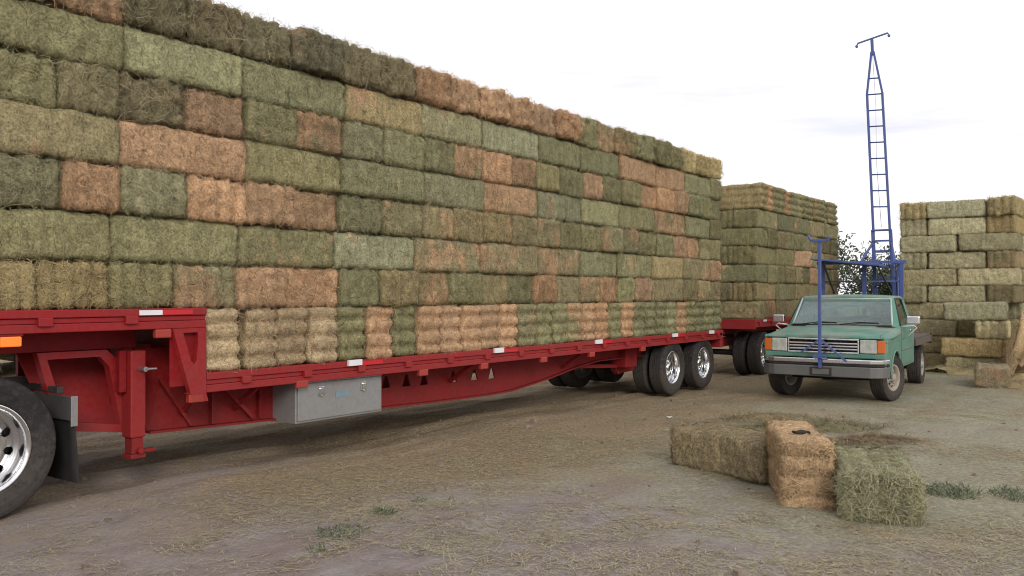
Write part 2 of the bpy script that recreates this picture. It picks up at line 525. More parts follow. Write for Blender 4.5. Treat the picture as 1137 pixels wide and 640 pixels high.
# ------------------------------------------------------------------ one hay bale (several variants of the mesh)
BL, BW, BH = 1.19, .575, .395
def bale_mesh(name, seed, rough=1.0, dens=1150, slen=1.0, res=.026, endx=1.0, groove=.036):
    rng = np.random.default_rng(seed)
    hx, hy, hz = BL / 2, BW / 2, BH / 2
    half = np.array([hx, hy, hz])
    n3 = [int(round(2 * h / res)) for h in half]
    Vs, Fs, off = [], [], 0
    for ax in range(3):
        u, w = (ax + 1) % 3, (ax + 2) % 3
        for sg in (-1, 1):
            a = np.linspace(-half[u], half[u], n3[u] + 1); b = np.linspace(-half[w], half[w], n3[w] + 1)
            A, B_ = np.meshgrid(a, b, indexing='ij')
            p = np.zeros((A.size, 3)); p[:, u] = A.ravel(); p[:, w] = B_.ravel(); p[:, ax] = sg * half[ax]
            i = np.arange(A.size).reshape(A.shape) + off
            q = np.stack([i[:-1, :-1].ravel(), i[1:, :-1].ravel(), i[1:, 1:].ravel(), i[:-1, 1:].ravel()], 1)
            if sg < 0: q = q[:, ::-1]
            Vs.append(p); Fs.append(q); off += A.size
    P = np.concatenate(Vs); F = np.concatenate(Fs)
    key = np.round(P * 1e4).astype(np.int64)
    _, first, inv = np.unique(key, axis=0, return_index=True, return_inverse=True)
    P = P[first]; F = np.asarray(inv).ravel()[F]
    rad = .053
    def shape(P):
        q = np.clip(P, -(half - rad), half - rad)
        d = P - q
        ln = np.linalg.norm(d, axis=1, keepdims=True)
        N = d / np.maximum(ln, 1e-9)
        S = q + N * rad
        y = P[:, 1]
        g = sum(np.exp(-((y - c) / .030) ** 2) for c in (-.165, 0.0, .165))
        isend = np.abs(N[:, 0]) ; istop = np.abs(N[:, 2]); isside = np.abs(N[:, 1])
        sd = S + seed * 3.3
        disp = rough * (.013 * vnoise(sd * 5, seed) + .009 * vnoise(sd * 14, seed + 1) + .007 * vnoise(sd * 37, seed + 2))
        fl = vnoise(np.stack([sd[:, 0] * 13, sd[:, 1] * 1.2, sd[:, 2] * 1.2], 1), seed + 5)
        disp = disp + (1 - isend) * .006 * fl
        disp = disp - istop * .012 * g - isend * (groove * g - .012) + isend * rough * (.016 * vnoise(sd * 9, seed + 7) + .010 * vnoise(sd * 23, seed + 8))
        # sag of the long faces
        disp = disp - .004 * isside * (np.abs(P[:, 2]) / hz) ** 2
        return S + N * disp[:, None], N
    V, _ = shape(P)
    tint = np.full(len(V), .5)
    # strands over the skin
    areas = {0: BW * BH, 1: BL * BH, 2: BL * BW}
    SP, ST, SN, SL, SW, SLi, SB, STi = [], [], [], [], [], [], [], []
    for ax in range(3):
        u, w = (ax + 1) % 3, (ax + 2) % 3
        for sg in (-1, 1):
            k = int(areas[ax] * dens * (1.5 * endx if ax == 0 else (.55 if ax == 1 else 1.0)))
            p = np.zeros((k, 3))
            p[:, u] = rng.uniform(-1, 1, k) * half[u]; p[:, w] = rng.uniform(-1, 1, k) * half[w]; p[:, ax] = sg * half[ax]
            s, N = shape(p)
            th = rng.uniform(0, math.pi, k)
            T = np.zeros((k, 3)); T[:, u] = np.cos(th); T[:, w] = np.sin(th)
            if ax != 0: T[:, 0] *= .55
            T -= N * (T * N).sum(1, keepdims=True)
            T /= np.linalg.norm(T, axis=1, keepdims=True) + 1e-9
            L = rng.gamma(3.0, .018, k) * slen * (1.35 if ax == 0 else 1.0) + .015
            SP.append(s); ST.append(T); SN.append(N); SL.append(np.minimum(L, .30 * slen)); SW.append(rng.uniform(.0028, .0058, k))
            SLi.append(rng.gamma(1.6, .0045, k) * (1.0 + .8 * (ax == 0)) * rough ** .5 * slen + .001)
            SB.append(rng.normal(0, .22, k)); STi.append(np.clip(rng.normal(.52, .24, k), 0, 1))
    cat = np.concatenate
    RV, RF = ribbons(cat(SP), cat(ST), cat(SN), cat(SL), cat(SW), cat(SLi), cat(SB), rng)
    rt = np.repeat(cat(STi), 6)
    return quads_to_mesh(name, np.concatenate([V, RV]), np.concatenate([F, RF + len(V)]), np.concatenate([tint, rt]), M['hay'])

BALES = [bale_mesh('hay_bale', 100 + i, rough=random.uniform(.9, 1.4), dens=random.uniform(1250, 1800), groove=random.uniform(.018, .046)) for i in range(12)]
RAGGED = [bale_mesh('ragged_hay_bale', 200 + i, rough=2.3, dens=1300, slen=1.1, groove=.045) for i in range(4)]
UPRIGHT = [bale_mesh('hay_bale', 250 + i, rough=1.25, dens=800, slen=.9, groove=random.uniform(.042, .06)) for i in range(6)]
brnd = random.Random(11)

LOOK = {}
def bale(center, kind, c, label, group, sx=1, sy=1, sz=1, mesh=None, yaw=0.0, jitter=True, name='hay_bale'):
    """kind: 'along' length on X, 'across' length on Y, 'edge' on edge with length on Y, 'edgealong' on edge with length on X"""
    pool = UPRIGHT if kind == 'edge' else RAGGED if c == 'D' else BALES
    me = mesh or pool[brnd.randrange(len(pool))]
    o = link(name, me)
    fl = math.pi * brnd.randrange(2)
    j = (lambda a: brnd.gauss(0, a)) if jitter else (lambda a: 0.0)
    rz = {'along': 0, 'across': math.pi / 2, 'edge': math.pi / 2, 'edgealong': 0}[kind] + fl + yaw + j(R(.7))
    rx = (math.pi / 2 if kind.startswith('edge') else 0) + math.pi * brnd.randrange(2)
    o.rotation_euler = (rx + j(R(.6)), j(R(.5)), rz)
    o.location = center
    o.scale = (sx, sy, sz)
    v = brnd.uniform(.82, 1.16)
    r, g, b, a = HAYCOL[c]
    hue = brnd.uniform(-.05, .05)
    o.color = (r * v * (1 + hue), g * v, b * v * (1 - hue), max(0, a + brnd.uniform(-.10, .08)))
    tag(o, label, 'hay bale', group)
    LOOK[o.name] = c
    return o

# ------------------------------------------------------------------ the load on the long trailer
ZL, ZU = 1.035, 1.625       # tops of the lower and the upper deck
LEND = 11.7
GL = 'hay bales loaded on the long trailer'
LAYERWORD = {7: 'top layer', 6: 'second layer down', 5: 'third layer down', 4: 'fourth layer down', 3: 'fifth layer down', 2: 'sixth layer down', 1: 'seventh layer down', 0: 'bottom row'}
ZONES = [(-2.0, 'above the drive wheel'), (-1.2, 'above the mud flap'), (-.35, 'above the landing leg'), (.35, 'above the slotted gusset'), (1.0, 'above the crossed braces'),
         (1.6, 'above the first toolbox latch'), (2.35, 'above the second toolbox latch'), (3.5, 'above the first beam holes'), (5.0, 'above the last beam holes'), (6.2, 'above the beam taper'),
         (7.4, 'above the slender tail beam'), (8.8, 'just ahead of the tandem wheels'), (10.2, 'above the front tandem wheel'), (99, 'above the rear tandem wheel')]
def zone(s): return next(w for lim, w in ZONES if s < lim)
def load_label(c, how, lay, s):
    return '%s hay bale %s, %s of long load, %s' % (HAYWORD[c], how, LAYERWORD[lay], zone(s))

heads = {   # layers of bales laid across: boundaries along the trailer and the look of each
    1: ([-3.1, -2.55, -2.0, -1.45, -.885, -.285, .33, .94, 1.65, 2.22, 2.84, 3.41, 4.07, 4.66, 5.23, 5.82, 6.44, 7.02, 7.62, 8.15, 8.75, 9.35, 9.97, 10.57, 11.15, 11.7],
        'GY' + 'YYGMTTGOMGOGTOMTGTOOOOO'),
    3: ([-3.15, -2.55, -1.95, -1.28, -.80, -.17, .45, 1.04, 1.65, 2.27, 2.95, 3.5, 4.08, 4.72, 5.29, 5.88, 6.49, 7.08, 7.68, 8.29, 8.95, 9.6, 10.16, 10.75, 11.22, 11.7],
        'GT' + 'PBPTTMGMOOOOMGGMMGGTTGG'),
    5: ([-3.15, -2.55, -1.95, -1.30, -.79, -.18, .45, 1.06, 1.68, 2.29, 2.95, 3.5, 4.07, 4.72, 5.29, 5.88, 6.49, 7.08, 7.68, 8.29, 8.95, 9.6, 10.16, 10.75, 11.22, 11.7],
        'TG' + 'GODTGMPGGMTMGGTGGTTTGGG'),
}
longs = {   # layers of bales laid lengthwise
    2: ([-3.1, -1.98, -.868, .37, 1.57, 2.8, 4.02, 5.29, 6.44, 7.6, 8.78, 10.0, 11.15, 11.7], 'G' + 'GGGgMOMGGOOM'),
    4: ([-3.1, -1.95, -.795, .46, 1.65, 2.94, 4.08, 5.29, 6.49, 7.62, 8.85, 10.05, 11.2, 11.7], 'G' + 'OTGGgMgGGMGG'),
    6: ([-3.1, -1.93, -.745, .436, 1.71, 2.94, 4.07, 5.36, 6.44, 7.65, 8.9, 10.05, 11.2, 11.7], 'G' + 'GGGOggGGTTGG'),
}
LH = .4
for lay, (bd, cs) in heads.items():
    z = ZU + (lay - .5) * LH
    for a, b, c in zip(bd, bd[1:], cs):
        s = (a + b) / 2
        hj = brnd.uniform(.962, 1.008)
        bale((s, .05 + BL / 2 + brnd.gauss(0, .022), z - LH / 2 + BH * hj / 2), 'across', c, load_label(c, 'end-out', lay, s), GL, 1, (b - a) / BW * brnd.uniform(.94, .985), hj)
for lay, (bd, cs) in longs.items():
    z = ZU + (lay - .5) * LH
    for a, b, c in zip(bd, bd[1:], cs):
        s = (a + b) / 2
        y = .05 + BW / 2 + brnd.gauss(0, .013)
        hj = brnd.uniform(.958, 1.002); z = ZU + (lay - 1) * LH + BH * hj / 2
        if b - a < .8: bale((s, y + .3, z), 'across', c, load_label(c, 'end-out', lay, s), GL, 1, (b - a) / BW, hj)
        else: bale((s, y, z), 'along', c, load_label(c, 'lengthwise', lay, s), GL, (b - a) / BL * .988, 1, hj)
w = LEND / 29
for i, c in enumerate('SSSSGTGTTTTTMGGMTTGTGGGGMGGGG'):
    s = (i + .5) * w
    bale((s, .035 + BL / 2 + brnd.gauss(0, .012), ZL + .29), 'edge', c, load_label(c, 'on edge', 0, s), GL, 1, 1.0, w / BH * brnd.uniform(.88, .94), yaw=brnd.gauss(0, R(1.2)))
top = 'GDDBDDDDDDTTTTTTGMMGGGYYY'
bd = [-3.15 + i * (LEND + 3.15) / 25 for i in range(26)]
for a, b, c in zip(bd, bd[1:], top):
    s = (a + b) / 2
    me = RAGGED[brnd.randrange(4)]
    bale((s, .02 + BL / 2 + brnd.gauss(0, .03), ZU + 6.5 * LH + .008), 'across', c, load_label(c, 'end-out', 7, s), GL, 1, (b - a) / BW * .97, brnd.uniform(.95, 1.10), mesh=me, yaw=brnd.gauss(0, R(2)))

# bales that still share a label are told apart by a neighbour in their row, where one differs
def tell_apart(group):
    obs = [o for o in scene.objects if o.get('group') == group]
    rows = {}
    for o in obs: rows.setdefault(o['label'].split(', ')[1], []).append(o)
    near = {}
    for r in rows.values():
        r.sort(key=lambda o: o.location.x)
        for i, o in enumerate(r):
            near[o.name] = {HAYWORD[LOOK[q.name]] for q in r[max(0, i - 1):i] + r[i + 1:i + 2]} - {HAYWORD[LOOK[o.name]]}
    same = {}
    for o in obs: same.setdefault(o['label'], []).append(o)
    for lab, os_ in same.items():
        if len(os_) < 2: continue
        for o in os_:
            others = set().union(*[near[q.name] for q in os_ if q is not o])
            own = sorted(near[o.name] - others, key=len)
            if own and len((lab + ' beside ' + own[0]).replace('-', ' ').split()) <= 16: o['label'] = lab + ' beside ' + own[0]
tell_apart(GL)

def core(x0, x1, y0, y1, z0, z1, label):
    """the rest of a stack behind its outer bales"""
    mb = MB()
    nx = max(1, int((x1 - x0) / .6)); nz = max(1, int((z1 - z0) / .4))
    for i in range(nx):
        for k in range(nz):
            a = x0 + (x1 - x0) * i / nx; b = x0 + (x1 - x0) * (i + 1) / nx
            c = z0 + (z1 - z0) * k / nz; d = z0 + (z1 - z0) * (k + 1) / nz
            mb.box(a + .004, b - .004, y0, y1 + brnd.gauss(0, .02), c + .003, d - .003)
    o = mb.build('stacked_hay', M['hay'], bevel=.03)
    o.color = (.25, .21, .11, .3)
    tag(o, label, 'hay', kind='stuff')
core(0.05, LEND - .06, 1.27, 2.48, ZL + .004, ZU - .01, 'inner hay of the long trailer load behind its outer bales, lower part')
core(-3.05, LEND - .06, 1.27, 2.48, ZU + .006, ZU + 7 * LH - .12, 'inner hay of the long trailer load behind its outer bales')

# ------------------------------------------------------------------ wheels
_cache = {}
def wheel_meshes(r, w, rimr, style):
    key = (r, w, rimr, style)
    if key in _cache: return _cache[key]
    hw = w / 2
    t = MB()
    # tyre cross-section with tread grooves (outer side = -y)
    prof = [(rimr, -hw * .80), (rimr + .02, -hw * .93), ((rimr + r) / 2, -hw * 1.02), (r - .05, -hw * .98), (r - .018, -hw * .90), (r - .004, -hw * .78)]
    ng = 5
    for g in range(ng):
        c = -hw * .72 + hw * 1.44 * (g + .5) / ng
        d = hw * 1.44 / ng
        prof += [(r, c - d * .42), (r, c + d * .34), (r - .012, c + d * .36), (r - .012, c + d * .48)]
    prof += [(r - .004, hw * .78), (r - .018, hw * .90), (r - .05, hw * .98), ((rimr + r) / 2, hw * 1.02), (rimr + .02, hw * .93), (rimr, hw * .80)]
    t.lathe_y(prof, 56)
    # side ribs of the tread shoulder
    nb = 44 if style == 'cream' else 0
    for i in range(nb):
        a = 2 * math.pi * i / nb
        ca, sa = math.cos(a), math.sin(a)
        for sg in (-1, 1):
            p = [(r - .032, sg * hw * .955), (r - .010, sg * hw * .90)]
            du = .018
            vs = []
            for rr, y in ((r - .045, hw * .93 * sg), (r - .006, hw * .80 * sg), (r - .004, hw * .93 * sg), (r - .040, hw * 1.0 * sg)):
                for s in (-1, 1):
                    vs.append((rr * ca - s * du * sa, y, rr * sa + s * du * ca))
            t.add(vs, [(0, 2, 3, 1), (2, 4, 5, 3), (4, 6, 7, 5), (6, 0, 1, 7), (0, 6, 4, 2), (1, 3, 5, 7)])
    tyre = t.mesh('tyre', M['tyre']); 
    m = {'dish': M['chrome'], 'cream': M['wheelcream'], 'plain': M['steel']}[style]
    rm = MB()
    dy = {'dish': .135, 'cream': .05, 'plain': -.10}[style]     # depth of the centre disc behind the rim lip
    lip = -hw * .84
    rm.lathe_y([(rimr + .012, lip + .012), (rimr + .012, lip - .006), (rimr - .004, lip - .010), (rimr - .022, lip + .006), (rimr - .034, lip + .030), (rimr - .040, lip + dy), (rimr - .036, hw * .84), (rimr + .012, hw * .84)], 56)
    yd = lip + dy
    # centre disc with hand holes
    ro, ri = rimr - .038, .085 if r > .45 else .07
    na, nr = 240, 22
    nh = 10 if r > .45 else 8
    vs, fs = [], []
    for a in range(na):
        t_ = 2 * math.pi * a / na
        for k in range(nr + 1):
            q = k / nr; rr = ri + (ro - ri) * q
            bulge = -.045 * math.sin(math.pi * min(1, q * 1.1)) if style == 'dish' else -.035 * (1 - abs(2 * q - 1))
            vs.append((rr * math.cos(t_), yd + bulge, rr * math.sin(t_)))
    for a in range(na):
        ph = ((a + .5) / na * nh) % 1.0
        for k in range(nr):
            q = (k + .5) / nr
            if ((ph - .5) / .22) ** 2 + ((q - .66) / .19) ** 2 < 1: continue
            i, j = a * (nr + 1) + k, ((a + 1) % na) * (nr + 1) + k
            fs.append((i, i + 1, j + 1, j))
    rm.add(vs, fs)
    rim = rm.mesh('rim', m, True)
    hb = MB()
    hr = ri * 1.02
    hb.lathe_y([(hr + .004, yd + .01), (hr, yd - .045), (hr * .8, yd - .07), (hr * .45, yd - .085), (0.001, yd - .088)], 28)
    for i in range(nh):
        a = 2 * math.pi * i / nh
        c = Vector(((ri + .028) * math.cos(a), yd, (ri + .028) * math.sin(a)))
        hb.cyl(c + Vector((0, .004, 0)), c + Vector((0, -.045, 0)), .013, 6)
    hub = hb.mesh('hub', M['chrome'] if style == 'dish' else m, True)
    _cache[key] = (rim, tyre, hub)
    return _cache[key]

def wheel(parent, loc, r, w, rimr, style, flip=False, hub=True, yaw=0):
    """axis along y; outer face towards -y unless flip"""
    rim, tyre, hb = wheel_meshes(r, w, rimr, style)
    o = link('wheel', rim, parent, loc, (0, random.uniform(0, 6.28), (math.pi if flip else 0) + yaw))
    link('tyre', tyre, o)
    if hub: link('hub', hb, o)
    return o

# ------------------------------------------------------------------ long drop-deck trailer
tr = empty('flatbed_trailer', (LEND / 2, 1.3, 0))
tag(tr, 'long red drop-deck trailer under the tall wall of stacked hay bales', 'trailer')
def T(mb, name, m=None, bevel=.006, smooth=False):
    o = mb.build(name, m or M['red'], None, bevel, smooth)
    o.data.transform(Matrix.Translation((-LEND / 2, -1.3, 0)))
    o.parent = tr
    return o
def Tplate(*a, **k):
    o = plate_with_holes(*a, **k)
    o.data.transform(Matrix.Translation((-LEND / 2, -1.3, 0)))
    o.parent = tr
    return o
def sub(mb, name, m, parent, bevel=.004, smooth=False):
    o = mb.build(name, m, None, bevel, smooth)
    o.data.transform(Matrix.Translation((-LEND / 2, -1.3, 0)))
    o.parent = parent
    return o

# decks
T(MB().box(-3.2, -.03, .10, 2.5, ZU - .07, ZU - .002), 'upper_deck', M['bedwood'])
T(MB().box(.03, LEND, .10, 2.5, ZL - .07, ZL - .002), 'lower_deck', M['bedwood'])
def rail(x0, x1, y, z, sg):
    """side rail: upper flange, recessed web, lower flange"""
    m = MB()
    m.box(x0, x1, y, y + .09 * sg, z - .060, z + .004)
    m.box(x0, x1, y + .02 * sg, y + .088 * sg, z - .105, z - .062)
    T(m, 'rub_rail')
    T(MB().box(x0, x1, y + .008 * sg, y + .086 * sg, z - .175, z - .107), 'side_rail')
rail(-3.2, -.002, 0, ZU, 1); rail(.002, LEND, 0, ZL, 1)
rail(-3.2, -.002, 2.6, ZU, -1); rail(.002, LEND, 2.6, ZL, -1)
T(MB().box(-.03, .02, .10, 2.5, ZL - .05, ZU - .075), 'step_panel')
# stake pockets along both decks
for x in [-2.9, -2.15, -1.42, -.72]:
    T(MB().box(x - .055, x + .055, -.022, .02, ZU - .125, ZU - .055), 'stake_pocket')
for i in range(16):
    x = .42 + i * .735
    T(MB().box(x - .05, x + .05, -.022, .02, ZL - .120, ZL - .055), 'stake_pocket')
# reflective tape: white and red pieces
for x in (-.65, -3.0):
    T(MB().box(x, x + .21, -.008, 0, ZU - .052, ZU - .010), 'white_reflector', M['reflwhite'], 0)
    T(MB().box(x + .215, x + .50, -.008, 0, ZU - .052, ZU - .010), 'red_reflector', M['reflred'], 0)
for x in (1.69, 4.22, 6.75, 9.4, 11.0):
    T(MB().box(x, x + .19, -.030, -.001, ZL - .046, ZL + .016), 'white_reflector', M['reflwhite'], 0)
    T(MB().box(x + .195, x + .52, -.008, 0, ZL - .052, ZL - .010), 'red_reflector', M['reflred'], 0)
# marker lamps under the rails
for x, z, lit in [(-1.66, ZU - .232, True), (-.42, ZU - .215, False), (-.10, ZL - .215, False), (1.10, ZL - .19, False), (2.9, ZL - .205, False), (4.05, ZL - .205, False), (5.4, ZL - .205, False), (6.7, ZL - .205, False), (8.35, ZL - .205, False)]:
    o = T(MB().box(x - .075, x + .075, .004, .06, z - .038, z + .038), 'marker_lamp', M['amberlit'] if lit else M['redlens'], .01)
    sub(MB().box(x - .088, x + .088, .012, .058, z + .038, z + .055), 'lamp_bracket', M['red2'], o)

# gusset with a slot where the decks step
slot = [(-.235, ZU - .215), (-.095, ZU - .215), (-.085, ZU - .25), (-.10, ZU - .46), (-.125, ZU - .50), (-.155, ZU - .47)]
Tplate('step_gusset', [(-.335, ZU - .176), (-.004, ZU - .176), (-.004, ZL - .176), (.02, ZL - .25), (-.13, ZL - .25), (-.16, ZL - .17)], [slot], .004, .060, M['red'], None)
T(MB().box(-.33, -.012, .062, .07, ZL - .1, ZU - .178), 'gusset_backing', M['red2'], 0)
Tplate('step_gusset', [(-.335, ZU - .176), (-.004, ZU - .176), (-.004, ZL - .176), (.02, ZL - .25), (-.13, ZL - .25), (-.16, ZL - .17)], [slot], 2.54, 2.596, M['red'], None)

# main beams: gooseneck, belly, taper to the tandem, pierced web
def tri(x, z, s=.075): return [(x - s, z - s * .9), (x + s, z - s * .9), (x + s * .25, z + s), (x - s * .25, z + s)]
outline = [(-.42, 1.26), (-.30, .51), (1.5, .455), (3.5, .40), (4.7, .385), (5.2, .395), (6.1, .49), (7.0, .62), (7.6, .67), (11.5, .67), (11.5, ZL - .075), (.06, ZL - .075), (.06, 1.26)]
hole_x = [2.75, 3.10, 3.42, 3.98, 4.42, 4.80]
holes = [tri(x, .70 - .01 * i) for i, x in enumerate(hole_x)] + [tri(x, ZL - .19, .045) for x in (3.3, 3.75, 4.15, 5.0, 5.55, 6.05)]
for y0 in (.48, 1.98):
    Tplate('main_beam', outline, holes, y0, y0 + .02, M['red2'], None)
    # flanges
    f = MB()
    pts = [(-.30, .51), (1.5, .455), (3.5, .40), (4.7, .385), (5.2, .395), (6.1, .49), (7.0, .62), (7.6, .67), (11.5, .67)]
    for (xa, za), (xb, zb) in zip(pts, pts[1:]):
        f.hexa([(xa, y0 - .06, za - .022), (xb, y0 - .06, zb - .022), (xb, y0 + .08, zb - .022), (xa, y0 + .08, za - .022),
                (xa, y0 - .06, za - .002), (xb, y0 - .06, zb - .002), (xb, y0 + .08, zb - .002), (xa, y0 + .08, za - .002)])
    T(f, 'beam_flange', M['red2'], 0)
    T(MB().box(-3.2, -.42, y0 - .03, y0 + .05, 1.275, 1.545), 'neck_beam', M['red2'])
    # stiffeners
    for x in (.35, .9, 2.5):
        T(MB().box(x - .01, x + .01, y0 - .06, y0 - .001, .50, ZL - .08), 'stiffener', M['red2'], 0)
# ring-shaped bracket of the gooseneck and the sloping panel behind it
for y0 in (.46,):
    ring_o = [(-1.30, 1.272), (-.72, 1.272), (-.62, 1.18), (-.50, .53), (-1.12, .62)]
    ring_i = [(-1.22, 1.215), (-.78, 1.215), (-.70, 1.13), (-.59, .61), (-1.06, .69)]
    Tplate('neck_ring', ring_o, [ring_i], y0 - .07, y0 + .02, M['red'], None)
T(MB().hexa([(-1.10, .58, .60), (-.44, .58, .53), (-.44, .60, .53), (-1.10, .60, .60), (-1.26, .86, 1.262), (-.44, .86, 1.262), (-.44, .88, 1.262), (-1.26, .88, 1.262)]), 'neck_panel', M['red'])  # brighter red than the frame stands in for skylight; tilted to catch more
T(MB().box(-.52, -.44, .47, .50, .53, 1.27), 'neck_post', M['red2'])
# cross members
for i, x in enumerate([-2.8, -2.2, -1.6, -1.1]):
    T(MB().box(x - .04, x + .04, .09, 2.51, ZU - .165, ZU - .075), 'cross_member', M['red2'])
for i in range(24):
    x = .25 + i * .475
    T(MB().box(x - .03, x + .03, .09, 2.51, ZL - .165, ZL - .075), 'cross_member', M['red2'])
T(MB().box(-.28, -.24, .50, 2.0, .56, 1.30), 'front_bulkhead', M['red2'])
# outriggers / braces seen under the rail
for x in (-.05, .62, 3.9, 6.55):
    o = MB()
    o.bar((x, .09, ZL - .17), (x + (.0 if x > 0 else .1), .47, .62), .05, .03, (1, 0, 0))
    T(o, 'brace', M['red2'], 0)
b = MB(); b.bar((.42, .36, ZL - .18), (.78, .40, .52), .035, .05, (0, 1, 0)); T(b, 'brace', M['red2'], 0)
b = MB(); b.bar((-.22, .40, .98), (.1, .40, .52), .03, .03, (0, 1, 0)); T(b, 'brace', M['red2'], 0)

# landing legs
for y in (.30, 2.2):
    sg = -1 if y < 1 else 1
    o = T(MB().box(-.585, -.445, y - .06, y + .09, .50, 1.26), 'landing_leg', M['red'], .012)
    sub(MB().box(-.568, -.462, y - .045, y + .07, .36, .498), 'inner_leg', M['red2'], o)
    ft = MB(); ft.box(-.585, -.445, y - .06, y + .085, .32, .358); ft.cyl((-.50, y - .085, .385), (-.50, y + .11, .385), .028, 12); ft.bar((-.46, y, .372), (-.33, y, .372), .05, .03)
    sub(ft, 'foot', M['red2'], o)
    cr_ = MB(); cr_.cyl((-.50, y - .15, 1.10), (-.50, y - .06, 1.10), .022, 12); cr_.cyl((-.50, y - .145, 1.10), (-.40, y - .145, 1.10), .012, 10)
    sub(cr_, 'crank', M['steel'], o, 0)
    sub(MB().box(-.655, -.59, y + .0, y + .06, .90, 1.262), 'gear_bracket', M['red2'], o)
b = MB(); b.bar((-.515, .4, .80), (-.515, 2.2, .80), .05, .05); T(b, 'leg_cross_tie', M['red2'])

# toolbox
tb = T(MB().box(1.10, 2.32, .12, .62, .43, ZL - .178), 'toolbox', M['greybox'], .008)
dr = sub(MB().box(1.12, 2.30, .104, .119, .455, ZL - .20), 'toolbox_door', M['greybox'], tb, .006)
for x in (1.42, 2.02):
    lt = MB(); lt.box(x - .04, x + .04, .090, .1035, .70, .79); lt.box(x - .022, x + .022, .076, .0895, .715, .775); lt.cyl((x, .092, .692), (x, .082, .692), .012, 10)
    sub(lt, 'latch', M['chrome'], tb, .004)
sub(MB().box(1.62, 1.82, .100, .1035, .655, .715), 'label_plate', M['bluelabel'], tb, 0)
sub(MB().box(1.11, 2.31, .108, .119, ZL - .198, ZL - .185), 'drip_edge', M['greybox'], tb, 0)

# tandem axles
AX = (9.55, 10.87)
RT = .485
for x in AX:
    g = -.055
    T(MB().cyl((x, .30, RT + g), (x, 2.3, RT + g), .065, 16), 'axle', M['dark'], 0, True)
    for y, fl in ((.17, False), (.50, None), (2.10, None), (2.43, True)):
        o = wheel(tr, (x - LEND / 2, y - 1.3, RT + g), RT, .275, .292, 'dish' if fl is not None else 'plain', bool(fl), fl is not None)
    for y in (.72, 1.9):
        T(MB().cyl((x, y, RT + g + .12), (x, y, .70), .10, 18), 'air_spring', M['black'], .01, True)
        br = MB(); br.cyl((x + .10, y, .62), (x + .30, y, .62), .07, 14); T(br, 'brake_chamber', M['dark'], .008, True)
for x in (8.55, 9.95, 11.25):
    for y in (.62, 1.92):
        o = MB(); o.prism_xz([(x - .18, .67), (x + .18, .67), (x + .10, .40), (x - .05, .36), (x - .12, .42)], y - .05, y + .05)
        T(o, 'suspension_hanger', M['red2'])
for y in (.62, 1.92):
    for x0, x1 in ((8.55, 9.5), (9.95, 10.85)):
        b = MB(); b.bar((x0, y, .42), (x1, y, .44), .07, .09); T(b, 'trailing_arm', M['red2'])
b = MB(); b.bar((7.0, .56, .60), (8.6, .56, .50), .08, .06); T(b, 'slider_rail', M['red2'])
b = MB(); b.box(8.35, 8.75, .35, .60, .50, .86); T(b, 'air_tank_bracket', M['red2'])
# rear end plate and coupling
T(MB().box(LEND - .12, LEND + .02, .02, 2.58, ZL - .34, ZL - .06), 'rear_bolster')
pl = MB(); pl.prism_xz([(LEND - .2, ZL - .18), (LEND + .01, ZL - .18), (LEND + .01, .55), (LEND - .1, .5), (LEND - .2, .62)], .46, .56); T(pl, 'rear_frame_end')
pl = MB(); pl.prism_xz([(LEND - .2, ZL - .18), (LEND + .01, ZL - .18), (LEND + .01, .55), (LEND - .1, .5), (LEND - .2, .62)], 1.98, 2.08); T(pl, 'rear_frame_end')
T(MB().box(LEND - .05, LEND + .14, 1.15, 1.45, .55, .80), 'pintle_hitch', M['dark'])

# ------------------------------------------------------------------ road tractor (only its drive end is in view)
tk = empty('truck_tractor', (-2.6, 1.3, 0))
tag(tk, 'rear drive wheels and mud flap of the truck tractor coupled under the red trailer', 'truck')
RD = .545
for x in (-1.83, -3.18):
    for y, fl in ((.20, False), (.56, None), (2.04, None), (2.40, True)):
        wheel(tk, (x + 2.6, y - 1.3, RD + .05), RD, .285, .342, 'dish' if fl is not None else 'plain', bool(fl), fl is not None)
def K(mb, name, m, bevel=.006, smooth=False, parent=tk):
    o = mb.build(name, m, None, bevel, smooth); o.data.transform(Matrix.Translation((2.6, -1.3, 0))); o.parent = parent; return o
for x in (-1.87, -3.22):
    K(MB().cyl((x, .3, .595), (x, 2.3, .595), .08, 16), 'axle', M['dark'], 0, True)
for y in (.85, 1.68):
    K(MB().box(-4.2, -1.12, y, y + .08, .80, 1.05), 'frame_rail', M['dark'])
K(MB().box(-3.3, -2.1, .95, 1.65, 1.06, 1.20), 'fifth_wheel', M['dark'], .03)
for y0 in (.035, 1.95):
    fl = MB()
    nx, nz = 6, 9
    vs, fs = [], []
    for t in (0, .012):
        for i in range(nx + 1):
            for k in range(nz + 1):
                q = k / nz
                vs.append((-1.19 + t + .05 * q * q + .012 * math.sin(3 * q + i * .5), y0 + .60 * i / nx, .90 - .66 * q))
    W_ = nz + 1; A_ = (nx + 1) * W_
    for i in range(nx):
        for k in range(nz):
            a = i * W_ + k
            fs += [(a, a + 1, a + W_ + 1, a + W_), (A_ + a + W_, A_ + a + W_ + 1, A_ + a + 1, A_ + a)]
    for k in range(nz):
        fs += [(k, A_ + k, A_ + k + 1, k + 1), (nx * W_ + k, nx * W_ + k + 1, A_ + nx * W_ + k + 1, A_ + nx * W_ + k)]
    fl.add(vs, fs)
    mf = K(fl, 'mud_flap', M['black'], 0, True)
    K(MB().box(-1.205, -1.19, y0 - .005, y0 + .61, .745, .935), 'flap_plate', M['steel'], .003, parent=mf)
    K(MB().box(-1.21, -1.155, y0 - .02, y0 - .006, .70, .94), 'flap_edge', M['steel'], .003, parent=mf)
    K(MB().box(-1.215, -1.16, y0 + .2, 1.3 if y0 < 1 else y0, .95, 1.0), 'flap_hanger', M['dark'], parent=mf)

